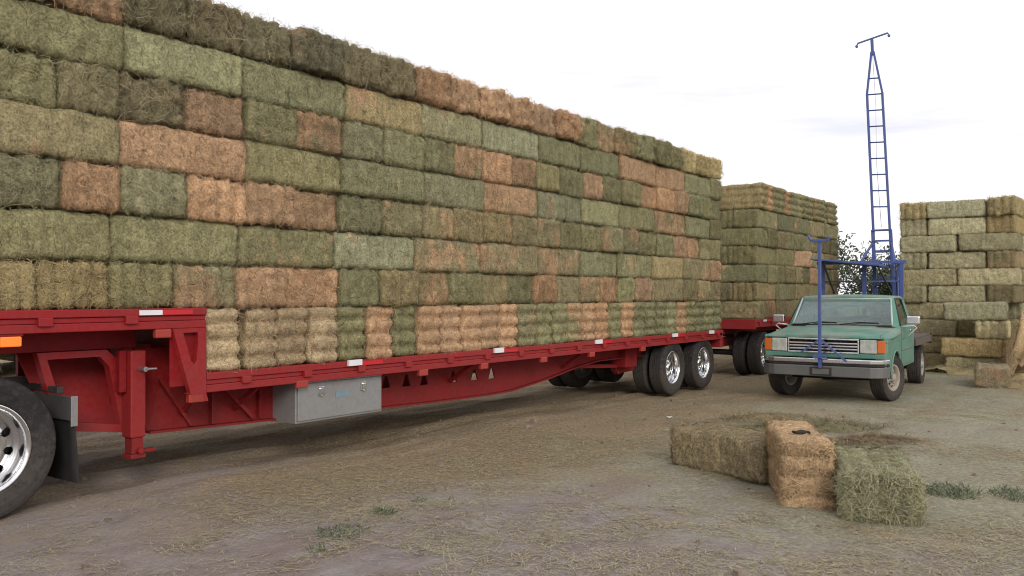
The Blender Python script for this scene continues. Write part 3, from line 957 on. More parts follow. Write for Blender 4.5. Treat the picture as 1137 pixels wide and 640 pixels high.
# ------------------------------------------------------------------ second trailer with its load
P0, P1, ZP = 13.45, 20.2, 1.20
pt = empty('pup_trailer', (P0, 1.3, 0))
tag(pt, 'shorter red trailer behind the long one, carrying the second hay load', 'trailer')
def Q(mb, name, m=None, bevel=.006, smooth=False):
    o = mb.build(name, m or M['red'], None, bevel, smooth); o.data.transform(Matrix.Translation((-P0, -1.3, 0))); o.parent = pt; return o
Q(MB().box(P0 + .02, P1, .1, 2.5, ZP - .07, ZP - .002), 'deck', M['bedwood'])
for y, sg in ((0, 1), (2.6, -1)):
    Q(MB().box(P0, P1, y, y + .09 * sg, ZP - .06, ZP + .004), 'rub_rail')
    Q(MB().box(P0 + .003, P1, y + .01 * sg, y + .085 * sg, ZP - .17, ZP - .062), 'side_rail')
Q(MB().box(P0 - .03, P0 - .001, -.002, 2.6, ZP - .21, ZP + .006), 'front_rail')
for x in (13.9, 15.9, 18.0):
    Q(MB().box(x, x + .2, -.008, -.001, ZP - .05, ZP - .008), 'white_reflector', M['reflwhite'], 0)
    Q(MB().box(x + .205, x + .5, -.008, -.001, ZP - .05, ZP - .008), 'red_reflector', M['reflred'], 0)
for i in range(9):
    x = 13.7 + i * .75
    Q(MB().box(x - .05, x + .05, -.022, -.001, ZP - .12, ZP - .055), 'stake_pocket')
for y0 in (.75, 1.8):
    Q(MB().box(P0 + .05, P1 - .1, y0, y0 + .09, .86, ZP - .075), 'main_beam', M['red2'])
for i in range(12):
    x = P0 + .3 + i * .55
    Q(MB().box(x - .03, x + .03, .1, 2.5, ZP - .168, ZP - .078), 'cross_member', M['red2'])
# steering dolly
dx = 14.15
Q(MB().cyl((dx, 1.3, .80), (dx, 1.3, .865), .50, 32), 'turntable', M['dark'], .005, True)
for y0 in (.85, 1.65):
    Q(MB().box(dx - .7, dx + .6, y0, y0 + .10, .58, .79), 'dolly_frame', M['red2'])
db = MB(); db.bar((dx - .68, .92, .66), (11.98, 1.28, .66), .09, .12); db.bar((dx - .68, 1.68, .66), (11.98, 1.32, .66), .09, .12)
Q(db, 'drawbar', M['red2'])
dd = MB(); dd.cyl((12.0, 1.3, .66), (11.84, 1.3, .66), .06, 14); Q(dd, 'drawbar_eye', M['dark'], 0)
hs = MB(); hs.tube([(11.75, 1.0, .75), (12.2, .95, .52), (12.8, .9, .50), (13.4, .92, .7)], .018); hs.tube([(11.75, 1.6, .78), (12.3, 1.55, .45), (12.9, 1.6, .52), (13.5, 1.6, .7)], .018)
Q(hs, 'air_hose', M['black'], 0, True)
for x in (dx, 18.6, 19.8):
    Q(MB().cyl((x, .3, .43), (x, 2.3, .43), .065, 16), 'axle', M['dark'], 0, True)
    for y, fl in ((.17, False), (.50, None), (2.10, None), (2.43, True)):
        wheel(pt, (x - P0, y - 1.3, .43), RT, .275, .292, 'dish' if fl is not None else 'plain', bool(fl), fl is not None)
for x in (18.6, 19.8):
    for y in (.72, 1.9):
        Q(MB().cyl((x, y, .5), (x, y, .86), .09, 16), 'air_spring', M['black'], .01, True)
for y in (.72, 1.9):
    Q(MB().cyl((dx, y, .45), (dx, y, .59), .10, 16), 'air_spring', M['black'], .01, True)

GP = 'hay bales loaded on the second trailer'
PW = ['bottom layer', 'second layer up', 'third layer up', 'fourth layer up', 'fifth layer up', 'sixth layer up', 'top row']
PS, PE = 13.74, 19.7
PH = .405
prow = [  # layout (front pair colours, side colours)
    ('across', 'OT', 'OBOOGOOGOO'), ('along', 'OOGO', 'OGOGO'), ('across', 'OG', 'GGGOOGTOGO'),
    ('along', 'TGGO', 'GGTGO'), ('across', 'GO', 'GGOGGGOGOG'), ('along', 'TGGG', 'GGGOG')]
for k, (how, fc, sc_) in enumerate(prow):
    z = ZP + (k + .5) * PH
    if how == 'across':
        nb = 10; w = (PE - PS) / nb
        for i in range(nb):
            c = sc_[i]
            where = 'at its front corner' if i == 0 else ('beside its front corner' if i < 3 else 'along its side')
            bale((PS + (i + .5) * w, .05 + BL / 2 + brnd.gauss(0, .02), z), 'across', c, '%s hay bale end-out, %s of second load, %s' % (HAYWORD[c], PW[k], where), GP, 1, w / BW, PH / BH * .995)
        bale((PS + w / 2, .05 + BL * 1.5 + .02, z), 'across', fc[0], '%s hay bale crosswise, %s, front face of second load' % (HAYWORD[fc[0]], PW[k]), GP, 1, w / BW, PH / BH * .995)
    else:
        nb = 5; w = (PE - PS) / nb
        for i in range(nb):
            c = sc_[i]
            where = 'at its front corner' if i == 0 else ('beside its front corner' if i < 2 else 'along its side')
            bale((PS + (i + .5) * w, .05 + BW / 2 + brnd.gauss(0, .016), z), 'along', c, '%s hay bale lengthwise, %s of second load, %s' % (HAYWORD[c], PW[k], where), GP, w / BL, 1, PH / BH * .995)
        for i in range(1, 3):
            c = fc[2 - i]
            bale((PS + w / 2 + brnd.gauss(0, .02), .05 + BW * (i + .5) + .01 * i, z), 'along', c, '%s hay bale lengthwise, %s, front face of second load' % (HAYWORD[c], PW[k]), GP, w / BL, 1, PH / BH * .995)
zt = ZP + 6 * PH + .29
nb = 14; w = (PE - PS - .1) / nb
for i, c in enumerate('OTGGTGGGGOGGOG'):
    where = 'at its front corner' if i == 0 else ('beside its front corner' if i < 5 else 'along its side')
    bale((PS + .05 + (i + .5) * w, .03 + BL / 2 + brnd.gauss(0, .025), zt), 'edge', c, '%s hay bale on edge, %s of second load, %s' % (HAYWORD[c], PW[6], where), GP, 1, brnd.uniform(.96, 1.05), w / BH * 1.02)
bale((PS + .05 + w / 2, .05 + BL * 1.5, zt), 'edge', 'G', 'green hay bale set on edge, top row, front face of second load', GP, 1, 1, w / BH)
core(PS + .62, PE - .03, 1.27, 2.46, ZP + .004, ZP + 6 * PH + .45, 'inner hay of the second trailer load behind its outer bales')

# ------------------------------------------------------------------ free-standing stack on the right
GS = 'hay bales of the free-standing stack'
SX, SY0, SY1 = 17.4, -4.47, -2.05
def sbale(center, kind, c, where, **k):
    return bale(center, kind, c, '%s hay bale %s' % (HAYWORD[c], where), GS, **k)
SH = .392
g0 = gz(18, -3.2)
ROWN = ['bottom row', 'second row', 'third row', 'fourth row', 'fifth row', 'sixth row', 'seventh row', 'eighth row', 'ninth row', 'top row']
fwd = [.05, .02, .0, .04, .05, .0, .0, .02, .0, .03]
for k in range(10):
    z = g0 + (k + .5) * SH
    wn = '%s of free-standing stack' % ROWN[k]
    f = SX - fwd[k]
    if k % 2 == 0 and k not in (0, 2):
        cs = ['OwO', 'OwO', 'wwO', 'wwO', 'wwY'][k // 2]
        sbale((f + BL / 2 + brnd.gauss(0, .03), SY1 - BW / 2, z), 'along', cs[0], 'end-out on the truck side, ' + wn, sz=SH / BH)
        sbale((f + BW / 2 + brnd.gauss(0, .02), SY1 - BW - .03 - BL / 2, z), 'across', cs[1], 'side-on, ' + wn, sz=SH / BH, sx=.985)
        sbale((f + BL / 2 + brnd.gauss(0, .03), SY0 + BW / 2, z), 'along', cs[2], 'end-out by the spilled hay, ' + wn, sz=SH / BH)
    else:
        gap = .0 if k in (0, 2) else brnd.uniform(.02, .06)
        cs = {0: 'OO', 1: 'Ow', 2: 'wO', 3: 'ww', 5: 'ww', 7: 'ww', 9: 'wY'}[k]
        if k == 9:
            sbale((f + BL / 2, SY1 - BW / 2, z), 'along', 'Y', 'end-out on the truck side, ' + wn, sz=SH / BH, mesh=RAGGED[0])
            sbale((f + BW / 2, SY1 - BW - .02 - BL / 2, z), 'across', 'w', 'side-on, ' + wn, sz=SH / BH)
            sbale((f + BL / 2, SY0 + BW / 2 - .01, z + .02), 'along', 'Y', 'end-out by the spilled hay, ' + wn, sz=SH / BH * 1.06, mesh=RAGGED[1])
        else:
            sbale((f + BW / 2 + brnd.gauss(0, .02), SY1 - BL / 2, z), 'across', cs[0], 'side-on next to the truck, ' + wn, sz=SH / BH)
            if k in (1, 3): pass
            else:
                sbale((f + BW / 2 + brnd.gauss(0, .02), SY0 + (SY1 - SY0 - 2 * BL - gap) + BL / 2 - .04, z), 'across', cs[1], 'side-on by the spilled hay, ' + wn, sz=SH / BH)
    # one bale down the outer side
    c = 'YYwwOwwwwY'[k]
    sbale((SX + BL * 1.5 + .06, SY0 + BW / 2, z), 'along', c, 'round the outer corner, ' + wn, sz=SH / BH)
# lower right: bales stepping out of the wall
g1 = gz(16.6, -3.9)
sbale((16.45 + BW / 2, SY0 + .10 + BL / 2, g1 + .5 * SH), 'across', 'w', 'on the ground stepping out of the stack by the spilled hay', sz=SH / BH, yaw=R(3))
sbale((16.38 + BW / 2, SY0 + .16 + BL / 2, g1 + 1.5 * SH), 'across', 'Y', 'second from ground, stepping out of the stack by the spilled hay', sz=SH / BH, yaw=R(-2))
sbale((16.46 + BL / 2, SY0 + .12 + BW / 2, g1 + 2.5 * SH), 'along', 'w', 'end-out beside the hollow, under the jutting one of the stack', sz=SH / BH)
sbale((16.40 + BW / 2, SY0 + .13 + BL / 2, g1 + 3.5 * SH + .01), 'across', 'w', 'jutting out above the dark hollow of the free-standing stack', sz=SH / BH, yaw=R(4))
core(SX + 1.25, SX + 8, SY0 + .6, SY1 - .05, g0, g0 + 9.7 * SH, 'inner hay of the free-standing stack behind its outer bales')

# ------------------------------------------------------------------ bales on the ground
def twines(o, m=M['twine']):
    for y in (-.165, 0.0, .165):
        mb = MB()
        hx, hz = BL / 2 - .008, BH / 2 + .002
        pts = [(-hx, -hz + .06), (-hx + .05, -hz), (hx - .05, -hz), (hx, -hz + .06), (hx, hz - .06), (hx - .05, hz), (-hx + .05, hz), (-hx, hz - .06), (-hx, -hz + .06)]
        mb.tube([(x, y, z) for x, z in pts], .003, 6)
        mb.build('twine', m, o, 0, True)
FGA = bale_mesh('hay_bale', 301, rough=1.0, dens=2600, res=.016, slen=.8)
FGB = bale_mesh('hay_bale', 302, rough=1.5, dens=2600, res=.014, slen=.9, groove=.030)
FGC = bale_mesh('hay_bale', 303, rough=1.6, dens=2600, res=.016, slen=1.1, endx=2.2)
GG = 'loose hay bales lying on the ground'
def gbale(x, y, kind, c, label, mesh, yaw, lift=0.0, s=(1, 1, 1), colour=None):
    hgt = (BW * s[1] if kind.startswith('edge') else BH * s[2])
    o = bale((x, y, gz(x, y) + hgt / 2 - .012 + lift), kind, c, label, GG, *s, mesh=mesh, yaw=yaw, jitter=False)
    if colour: o.color = colour
    return o
oA = gbale(3.66, -3.48, 'along', 'O', 'olive hay bale lying flat with pale green top, behind the tan bale on edge', FGA, R(70), colour=(.31, .25, .15, .22))
oB = gbale(3.03, -4.32, 'edgealong', 'T', 'tan hay bale standing on edge on the ground between two others', FGB, R(26.8), s=(1, 1.0, 1.0), colour=(.47, .325, .188, .25))
oC = gbale(3.01, -4.97, 'along', 'P', 'shaggy green hay bale on the ground beside the tan bale on edge', FGC, R(19), colour=(.33, .325, .195, .20))
oD = gbale(14.3, -4.38, 'along', 'g', 'single hay bale lying on the ground before the free-standing stack', BALES[2], R(8), colour=(.30, .27, .18, .42))
for o in (oA, oB, oC): twines(o)
# a dark scrap on the tan bale
sc_ = MB()
nx, ny = 10, 5
vs, fs = [], []
for t in (0, .014):
    for i in range(nx + 1):
        for k in range(ny + 1):
            u, w_ = i / nx - .5, k / ny - .5
            e = 1 - .35 * abs(w_) * 2 if i in (0, nx) else 1
            vs.append((.17 * u * e + .02 * w_, .07 * w_ * (1 + .3 * math.sin(5 * u)), t + .006 * math.sin(9 * u + 3 * w_) + .004 * math.cos(11 * w_)))
A_ = (nx + 1) * (ny + 1)
for i in range(nx):
    for k in range(ny):
        a = i * (ny + 1) + k
        fs += [(a, a + ny + 1, a + ny + 2, a + 1), (A_ + a, A_ + a + 1, A_ + a + ny + 2, A_ + a + ny + 1)]
for i in range(nx):
    a, b_ = i * (ny + 1), i * (ny + 1) + ny
    fs += [(a, A_ + a, A_ + a + ny + 1, a + ny + 1), (b_, b_ + ny + 1, A_ + b_ + ny + 1, A_ + b_)]
for k in range(ny):
    a, b_ = k, nx * (ny + 1) + k
    fs += [(a, a + 1, A_ + a + 1, A_ + a), (b_, A_ + b_, A_ + b_ + 1, b_ + 1)]
sc_.add(vs, fs)
so = sc_.build('leather_scrap', M['leather'], None, 0, True, (2.80, -4.44, gz(3.03, -4.32) + BW - .002), (0, 0, R(-55)))
tag(so, 'small dark scrap lying on top of the tan bale on edge', 'scrap')
# scrap of paper by the trailer
pp = MB(); pp.add([(-.05, -.03, .01), (.04, -.035, .03), (.05, .03, .015), (-.03, .035, .035), (-.05, -.03, .014), (.04, -.035, .034), (.05, .03, .019), (-.03, .035, .039)],
                  [(0, 1, 2, 3), (4, 7, 6, 5), (0, 4, 5, 1), (1, 5, 6, 2), (2, 6, 7, 3), (3, 7, 4, 0)])
po = pp.build('paper_scrap', M['paper'], None, 0, False, (6.55, -1.35, gz(6.55, -1.35)))
tag(po, 'small pale paper scrap on the dirt in front of the trailer wheels', 'litter')

# ------------------------------------------------------------------ loose hay: mounds, litter, weeds
def mound(name, cx, cy, rx, ry, hgt, rot, color, label, nstr=2600, seed=1, slen=1.0):
    rng = np.random.default_rng(seed)
    nr, na = 16, 44
    ca, sa = math.cos(rot), math.sin(rot)
    def pos(u, v):
        r = np.sqrt(u * u + v * v)
        x = cx + rx * u * ca - ry * v * sa; y = cy + rx * u * sa + ry * v * ca
        P = np.stack([x * 3.1, y * 3.1, 0 * x], 1)
        z = gh(x, y) - .02 + hgt * np.clip(1 - r ** 2, 0, 1) ** .8 * (.80 + .40 * fbm(P, seed, 3) + .25 * vnoise(P * 3, seed + 4)) 
        return np.stack([x, y, z], 1)
    rr = np.linspace(0, 1, nr + 1); th = np.linspace(0, 2 * math.pi, na, endpoint=False)
    Rr, Th = np.meshgrid(rr, th, indexing='ij')
    edge = 1 + .26 * np.sin(2 * Th + seed) + .2 * np.sin(3 * Th + 2 * seed) + .17 * np.sin(5 * Th + 3 * seed) + .10 * np.sin(11 * Th + seed)
    V = pos((Rr * edge * np.cos(Th)).ravel(), (Rr * edge * np.sin(Th)).ravel())
    i = np.arange((nr + 1) * na).reshape(nr + 1, na)
    j = np.roll(i, -1, 1)
    F = np.stack([i[:-1].ravel(), i[1:].ravel(), j[1:].ravel(), j[:-1].ravel()], 1)
    a = rng.uniform(0, 2 * math.pi, nstr); q = np.sqrt(rng.uniform(0, 1, nstr)) * (1 + .5 * np.abs(rng.normal(0, .6, nstr)))
    P = pos(q * np.cos(a), q * np.sin(a)); P[:, 2] += .012
    P[:, 2] = np.maximum(P[:, 2], gh(P[:, 0], P[:, 1]) + .006)
    t = rng.uniform(0, 2 * math.pi, nstr)
    Tn = np.stack([np.cos(t), np.sin(t), rng.normal(0, .25, nstr)], 1); Tn /= np.linalg.norm(Tn, axis=1, keepdims=True)
    N = np.tile(np.array([[0, 0, 1.]]), (nstr, 1)); N = N - Tn * (N * Tn).sum(1, keepdims=True)
    L = rng.gamma(3, .035, nstr) * slen + .03
    RV, RF = ribbons(P, Tn, N, L, rng.uniform(.003, .007, nstr), rng.gamma(1.6, .009, nstr), rng.normal(0, .25, nstr), rng)
    me = quads_to_mesh(name, np.concatenate([V, RV]), np.concatenate([F, RF + len(V)]), np.concatenate([np.full(len(V), .45), np.repeat(np.clip(rng.normal(.5, .25, nstr), 0, 1), 6)]), M['hay'])
    o = link(name, me); o.color = color
    tag(o, label, 'hay', kind='stuff')
    return o
mound('loose_hay', 6.85, -3.2, .95, .42, .11, R(-42), (.24, .22, .125, .22), 'spilled green hay heap on the ground between truck and ground bales', 3200, 5)
mound('loose_hay', 6.2, -4.15, .55, .26, .08, R(-50), (.28, .215, .135, .25), 'brown hay clump on the ground behind the tan bale', 1700, 6)
mound('loose_hay', 7.35, -2.45, .60, .32, .07, R(-40), (.29, .235, .14, .30), 'thin tan hay spill on the ground before the truck', 1500, 8)
mound('loose_hay', 16.05, -4.92, .85, .62, 1.45, R(0), (.45, .33, .185, .25), 'tall tan heap of spilled hay against the free-standing stack', 5200, 7, 1.4)
mound('loose_hay', 14.6, -5.0, 1.0, .9, .22, R(10), (.40, .31, .17, .25), 'low tan hay spill round the single bale by the stack', 2600, 9)
mound('loose_hay', 16.6, -3.6, .7, 1.2, .20, R(0), (.31, .26, .145, .30), 'olive hay spill at the foot of the free-standing stack', 2200, 12)
mound('loose_hay', 15.6, 18.5, 5.5, 3.2, 1.1, R(20), (.38, .32, .17, .25), 'far bank of dry hay on the field beyond the trailer', 5000, 14, 2.5)
mound('loose_hay', 3.3, 13.5, 4.5, 2.6, 1.0, R(40), (.38, .33, .18, .25), 'bank of dry hay on the ground beyond the drive wheels', 5000, 15, 2.5)

def litter():
    rng = np.random.default_rng(77)
    zones = [  # centre x, y, spread x, y, count
        (3.2, -4.4, 1.5, 1.2, 15000), (2.0, -5.6, 2.4, 1.3, 12000), (7.5, -3.8, 3.4, 1.6, 17000), (12.5, -4.2, 3.2, 1.7, 13000),
        (.8, -2.6, 2.6, 1.2, 7000), (-1.3, -1.9, 1.5, .8, 5500), (5.0, -1.6, 3.2, .9, 9000), (9.5, -1.0, 2.5, .8, 5000), (-.5, -4.0, 2.0, 1.0, 3500)]
    XY = np.concatenate([np.stack([rng.normal(cx, sx, int(k * 3.2)), rng.normal(cy, sy, int(k * 3.2))], 1) for cx, cy, sx, sy, k in zones])
    dens = vnoise(np.concatenate([XY * .8, 0 * XY[:, :1]], 1), 51) + .6 * vnoise(np.concatenate([XY * 3.2, 0 * XY[:, :1]], 1), 52)
    XY = XY[dens > rng.normal(.05, .30, len(XY))]
    n = len(XY)
    P = np.concatenate([XY, gh(XY[:, 0], XY[:, 1])[:, None] + .005], 1)
    t = rng.uniform(0, 2 * math.pi, n)
    Tn = np.stack([np.cos(t), np.sin(t), rng.normal(0, .08, n)], 1); Tn /= np.linalg.norm(Tn, axis=1, keepdims=True)
    N = np.tile(np.array([[0, 0, 1.]]), (n, 1)); N = N - Tn * (N * Tn).sum(1, keepdims=True)
    L = rng.gamma(2.2, .020, n) + .014
    V, F = ribbons(P, Tn, N, L, rng.uniform(.0024, .0052, n), rng.gamma(1.5, .003, n), rng.normal(0, .15, n), rng)
    me = quads_to_mesh('straw_litter', V, F, np.repeat(np.clip(rng.normal(.55, .26, n), 0, 1), 6), M['hay'])
    o = link('straw_litter', me); o.color = (.37, .33, .215, .30)
    tag(o, 'scattered straw and hay chaff over the dirt yard', 'straw', kind='stuff')
litter()

def clods():
    rng = np.random.default_rng(5)
    V, F, off = [], [], 0
    for i in range(300):
        x, y = (rng.uniform(-4, 9), rng.uniform(-5.8, 1.5))
        s = float(np.clip(rng.gamma(1.5, .009), .006, .05))
        z = gz(x, y)
        p = np.array([[-1, -1, -.6], [1, -1, -.6], [1, 1, -.6], [-1, 1, -.6], [-.6, -.7, .7], [.7, -.6, .6], [.6, .7, .7], [-.7, .6, .5]]) * s
        p = p * rng.uniform(.6, 1.3, (8, 3))
        a = rng.uniform(0, 6.28); ca, sa = math.cos(a), math.sin(a)
        p = np.stack([p[:, 0] * ca - p[:, 1] * sa, p[:, 0] * sa + p[:, 1] * ca, p[:, 2]], 1) + np.array([x, y, z + s * .3])
        V.append(p); F += [[j + off for j in f] for f in ((3, 2, 1, 0), (4, 5, 6, 7), (0, 1, 5, 4), (1, 2, 6, 5), (2, 3, 7, 6), (3, 0, 4, 7))]; off += 8
    me = bpy.data.meshes.new('clods'); me.from_pydata(np.concatenate(V).tolist(), [], F); me.update()
    n = NT('clod_dirt'); ge = n.n('ShaderNodeNewGeometry').outputs['Position']
    n.bsdf(n.ramp(n.noise(9, 4, ge), [(.3, (.13, .095, .072)), (.7, (.25, .20, .165))]), .95, 0, n.noise(80, 3, ge), .4, .01)
    me.materials.append(n.m)
    tag(link('clods', me), 'small clods of dirt strewn over the yard', 'dirt', kind='stuff')
clods()

n = NT('leaf')
oi = n.n('ShaderNodeObjectInfo'); at = n.n('ShaderNodeAttribute', attribute_name='tint')
cc = n.mix(1.0, oi.outputs['Color'], n.ramp(at.outputs['Fac'], [(0, .55), (1, 1.45)]), 'MULTIPLY')
lb = n.bsdf(cc, .6, 0, None, **{'Specular IOR Level': .3})
M['leaf'] = n.m

def weed(x, y, r, hgt, k, color, label, seed):
    rng = np.random.default_rng(seed)
    a = rng.uniform(0, 6.28, k); q = r * np.sqrt(rng.uniform(0, 1, k))
    X, Y = x + q * np.cos(a), y + q * np.sin(a)
    lean = rng.normal(0, 1.1, (k, 2)) + np.stack([np.cos(a), np.sin(a)], 1) * .4
    Tn = np.concatenate([lean, np.ones((k, 1))], 1); Tn /= np.linalg.norm(Tn, axis=1, keepdims=True)
    L = hgt * rng.uniform(.5, 1.2, k)
    P = np.stack([X, Y, gh(X, Y)], 1) + Tn * (L * .48)[:, None]
    t = rng.uniform(0, 6.28, k)
    N = np.stack([np.cos(t), np.sin(t), 0 * t], 1); N -= Tn * (N * Tn).sum(1, keepdims=True); N /= np.linalg.norm(N, axis=1, keepdims=True)
    V, F = ribbons(P, Tn, N, L, rng.uniform(.003, .008, k), rng.gamma(1.5, .006, k), rng.normal(0, .2, k), rng)
    o = link('weed', quads_to_mesh('weed', V, F, np.repeat(rng.uniform(0, 1, k), 6), M['leaf'])); o.color = color
    tag(o, label, 'weed', 'low weeds on the yard')
LG = (.115, .140, .080, 1)
for i, (x, y, r, h_, k, lb_) in enumerate([
        (-.42, -2.26, .20, .045, 260, 'low green weed patch on the bare dirt in front of the landing leg'),
        (.15, -2.08, .08, .06, 90, 'small weed tuft beside the low green weed patch on the dirt'),
        (.62, -2.02, .05, .05, 40, 'thin low weed on the bare dirt in front of the toolbox'),
        (3.86, -5.40, .26, .075, 420, 'green grassy weed patch beside the shaggy green bale'),
        (4.1, -5.95, .26, .06, 420, 'spreading weed patch on the dirt past the shaggy green bale'),
        (-.78, -2.42, .07, .04, 60, 'tiny weed tuft at the edge of the low green weed patch')]):
    weed(x, y, r, h_, k, LG, lb_, 40 + i)

# ------------------------------------------------------------------ trees in the gap behind the truck
def tree(x, y, hgt, spread, label, seed, nleaf=2600, dense=1.0, color=(.06, .085, .042, 1)):
    rng = random.Random(seed); nr = np.random.default_rng(seed)
    base = Vector((x, y, gz(x, y) - .05))
    root = empty('tree', base)
    tag(root, label, 'tree', 'trees behind the truck')
    tb_ = MB(); tips = []
    def limb(p, d, L, r, lev):
        pts = [p]; q = p.copy(); dd = d.normalized()
        for i in range(4):
            dd = (dd + Vector((rng.gauss(0, .16), rng.gauss(0, .16), rng.gauss(.05, .08)))).normalized()
            q = q + dd * L / 4; pts.append(q.copy())
        n_ = len(pts)
        for i in range(n_ - 1):
            tb_.cyl(pts[i], pts[i + 1], r * (1 - .17 * i), 7, r * (1 - .17 * (i + 1)))
        if lev >= 1: tips.extend(pts[2:])
        if lev < 3:
            for _ in range(rng.choice((3, 4)) if lev < 2 else 3):
                a = pts[rng.choice((2, 3, 4))]
                nd = (dd + Vector((rng.gauss(0, .75), rng.gauss(0, .75), rng.gauss(.15, .4)))).normalized()
                limb(a, nd, L * rng.uniform(.5, .75), r * .5, lev + 1)
    for k in range(3):
        limb(Vector((rng.gauss(0, .08), rng.gauss(0, .08), 0)), Vector((rng.gauss(0, .3) * spread, rng.gauss(0, .3) * spread, 1)), hgt * .42, .05 * hgt / 4, 0)
    tb_.build('trunk', M['bark'], root, 0, False, fix=False)
    tp = np.array([list(t) for t in tips])
    idx = nr.integers(0, len(tp), nleaf)
    P = tp[idx] + nr.normal(0, .13 * hgt / 4 * 1.2, (nleaf, 3)); P[:, 2] = np.maximum(P[:, 2], .15)
    Tn = nr.normal(0, 1, (nleaf, 3)); Tn[:, 2] -= .3; Tn /= np.linalg.norm(Tn, axis=1, keepdims=True)
    N = nr.normal(0, 1, (nleaf, 3)); N -= Tn * (N * Tn).sum(1, keepdims=True); N /= np.linalg.norm(N, axis=1, keepdims=True)
    V, F = ribbons(P, Tn, N, nr.uniform(.07, .16, nleaf), nr.uniform(.035, .07, nleaf), nr.uniform(0, .012, nleaf), nr.normal(0, .1, nleaf), nr)
    o = link('crown', quads_to_mesh('crown', V, F, np.repeat(nr.uniform(0, 1, nleaf), 6), M['leaf']), root); o.color = color
tree(26.2, 3.6, 5.4, 1.2, 'sparse young tree showing between the second load and the ladder', 3, 2300)
tree(25.6, 1.6, 5.0, 1.0, 'thin-leaved tree behind the blue ladder and the truck', 8, 2300, color=(.07, .09, .045, 1))
tree(30.5, 4.6, 4.0, 1.6, 'dense low green tree behind the pickup cab', 12, 6500, color=(.05, .075, .035, 1))
tree(30.0, 1.6, 4.0, 1.6, 'dense dark green tree behind the ladder foot', 17, 6500, color=(.048, .07, .035, 1))

# ------------------------------------------------------------------ pickup with flatbed, pole and ladder boom
TRZ = R(3.6)
pk = empty('pickup_truck', (10.65, -2.47, gz(10.65, -2.47) + .0), TRZ)
tag(pk, 'teal green flatbed pickup with blue pole and ladder boom, facing the camera', 'pickup truck')
def V_(mb, name, m, bevel=.008, smooth=False, parent=pk): return mb.build(name, m, parent, bevel, smooth)
GR = M['green']
# hood: lofted sheet with crown and rounded edges
def loft(sections, closed_end=True):
    n_ = len(sections[0]); vs = [p for s in sections for p in s]; fs = []
    for i in range(len(sections) - 1):
        for k in range(n_):
            fs.append((i * n_ + k, i * n_ + (k + 1) % n_, (i + 1) * n_ + (k + 1) % n_, (i + 1) * n_ + k))
    fs.append(tuple(reversed(range(n_)))); fs.append(tuple(range((len(sections) - 1) * n_, len(sections) * n_)))
    return MB().add(vs, fs)
def hood_sec(x, zc, wid, drop, dep=.16):
    top = [(-wid, -.10 - drop), (-wid + .012, -.06 - drop * .6), (-wid + .05, -.028), (-wid + .14, -.012), (-.62, -.006), (-.58, .008), (-.30, .014), (0, .016)]
    pts = top + [(-y, z) for y, z in reversed(top[:-1])]
    return [(x, y, zc + z) for y, z in pts] + [(x, wid - .02, zc - dep), (x, -wid + .02, zc - dep)]
hs_ = [hood_sec(-.885, 1.068, .935, -.085, .012), hood_sec(-.878, 1.085, .95, -.075, .03), hood_sec(-.84, 1.108, .96, -.06, .05), hood_sec(-.74, 1.126, .97, -.03, .08), hood_sec(-.3, 1.155, .98, .0), hood_sec(.15, 1.185, .98, 0), hood_sec(.50, 1.212, .98, 0)]
V_(loft(hs_), 'hood', M['hoodgreen'], .004, True)
# fenders with wheel arch
def arch(cx, r, x0, x1, ztop, zbot):
    pts = [(x0, zbot), (x0, ztop), (x1, ztop), (x1, zbot)]
    a = []
    for i in range(17):
        t = math.pi * i / 16
        a.append((cx + r * math.cos(t), .40 + (r * .98) * math.sin(t)))
    a = [p for p in a if p[1] >= zbot - .001]
    return pts[:1] + pts[1:3] + pts[3:] + a
for sg in (-1, 1):
    f = MB(); y0, y1 = (sg * .965, sg * .80)
    f.prism_xz(arch(0, .44, -.86, .52, 1.045 + .05, .52), min(y0, y1), max(y0, y1))
    V_(f, 'fender', GR, .022)
    fl = MB()
    pts = [(.0 + .445 * math.cos(math.pi * i / 16), sg * .972, .40 + .437 * math.sin(math.pi * i / 16)) for i in range(17)]
    fl.tube(pts, .018, 8); V_(fl, 'wheel_lip', GR, 0, True)
    V_(MB().box(-.50, .50, sg * .60 - .005, sg * .60 + .005, .5, 1.0), 'inner_fender', M['black'], 0)
    tb_ = MB(); tb_.box(-.855, .52, sg * .968, sg * .976, .995, 1.012); V_(tb_, 'body_crease', GR, .003)
for sg in (-1, 1):
    sm = MB(); sm.tube([(x, sg * .865, z - .022) for x, z in ((-.84, 1.108), (-.74, 1.126), (-.3, 1.155), (.15, 1.185), (.49, 1.212))], .006, 6); V_(sm, 'hood_seam', M['black'], 0, True)
    for x in (.565, 1.672):
        V_(MB().box(x - .005, x + .005, *sorted((sg * .955, sg * .969)), .56, 1.20), 'door_seam', M['black'], 0)
# front panel, grille, lamps
V_(MB().box(-.875, -.80, -.945, .945, .735, .815), 'front_valance', GR, .015)
V_(MB().box(-.80, -.74, -.94, .94, .815, 1.05), 'lamp_panel', M['black'], 0)
gr = MB()
gr.box(-.892, -.85, -.565, .565, 1.025, 1.050); gr.box(-.892, -.85, -.565, .565, .812, .835); gr.box(-.8915, -.85, -.565, -.54, .836, 1.024); gr.box(-.8915, -.85, .54, .565, .836, 1.024)
M['brightchrome'] = paint('bright_chrome', (.9, .91, .93), .22, 1.0, (.5, .5, .48), .12, 8)
go = V_(gr, 'grille', M['brightchrome'], .005)
for i in range(3):
    z = .868 + i * .047
    V_(MB().box(-.890, -.876, -.539, .539, z, z + .021), 'grille_bar', M['brightchrome'], .003, parent=go)
for i in range(11):
    y = -.47 + i * .094
    V_(MB().box(-.868, -.855, y - .005, y + .005, .836, 1.024), 'grille_slat', M['black'], 0, parent=go)
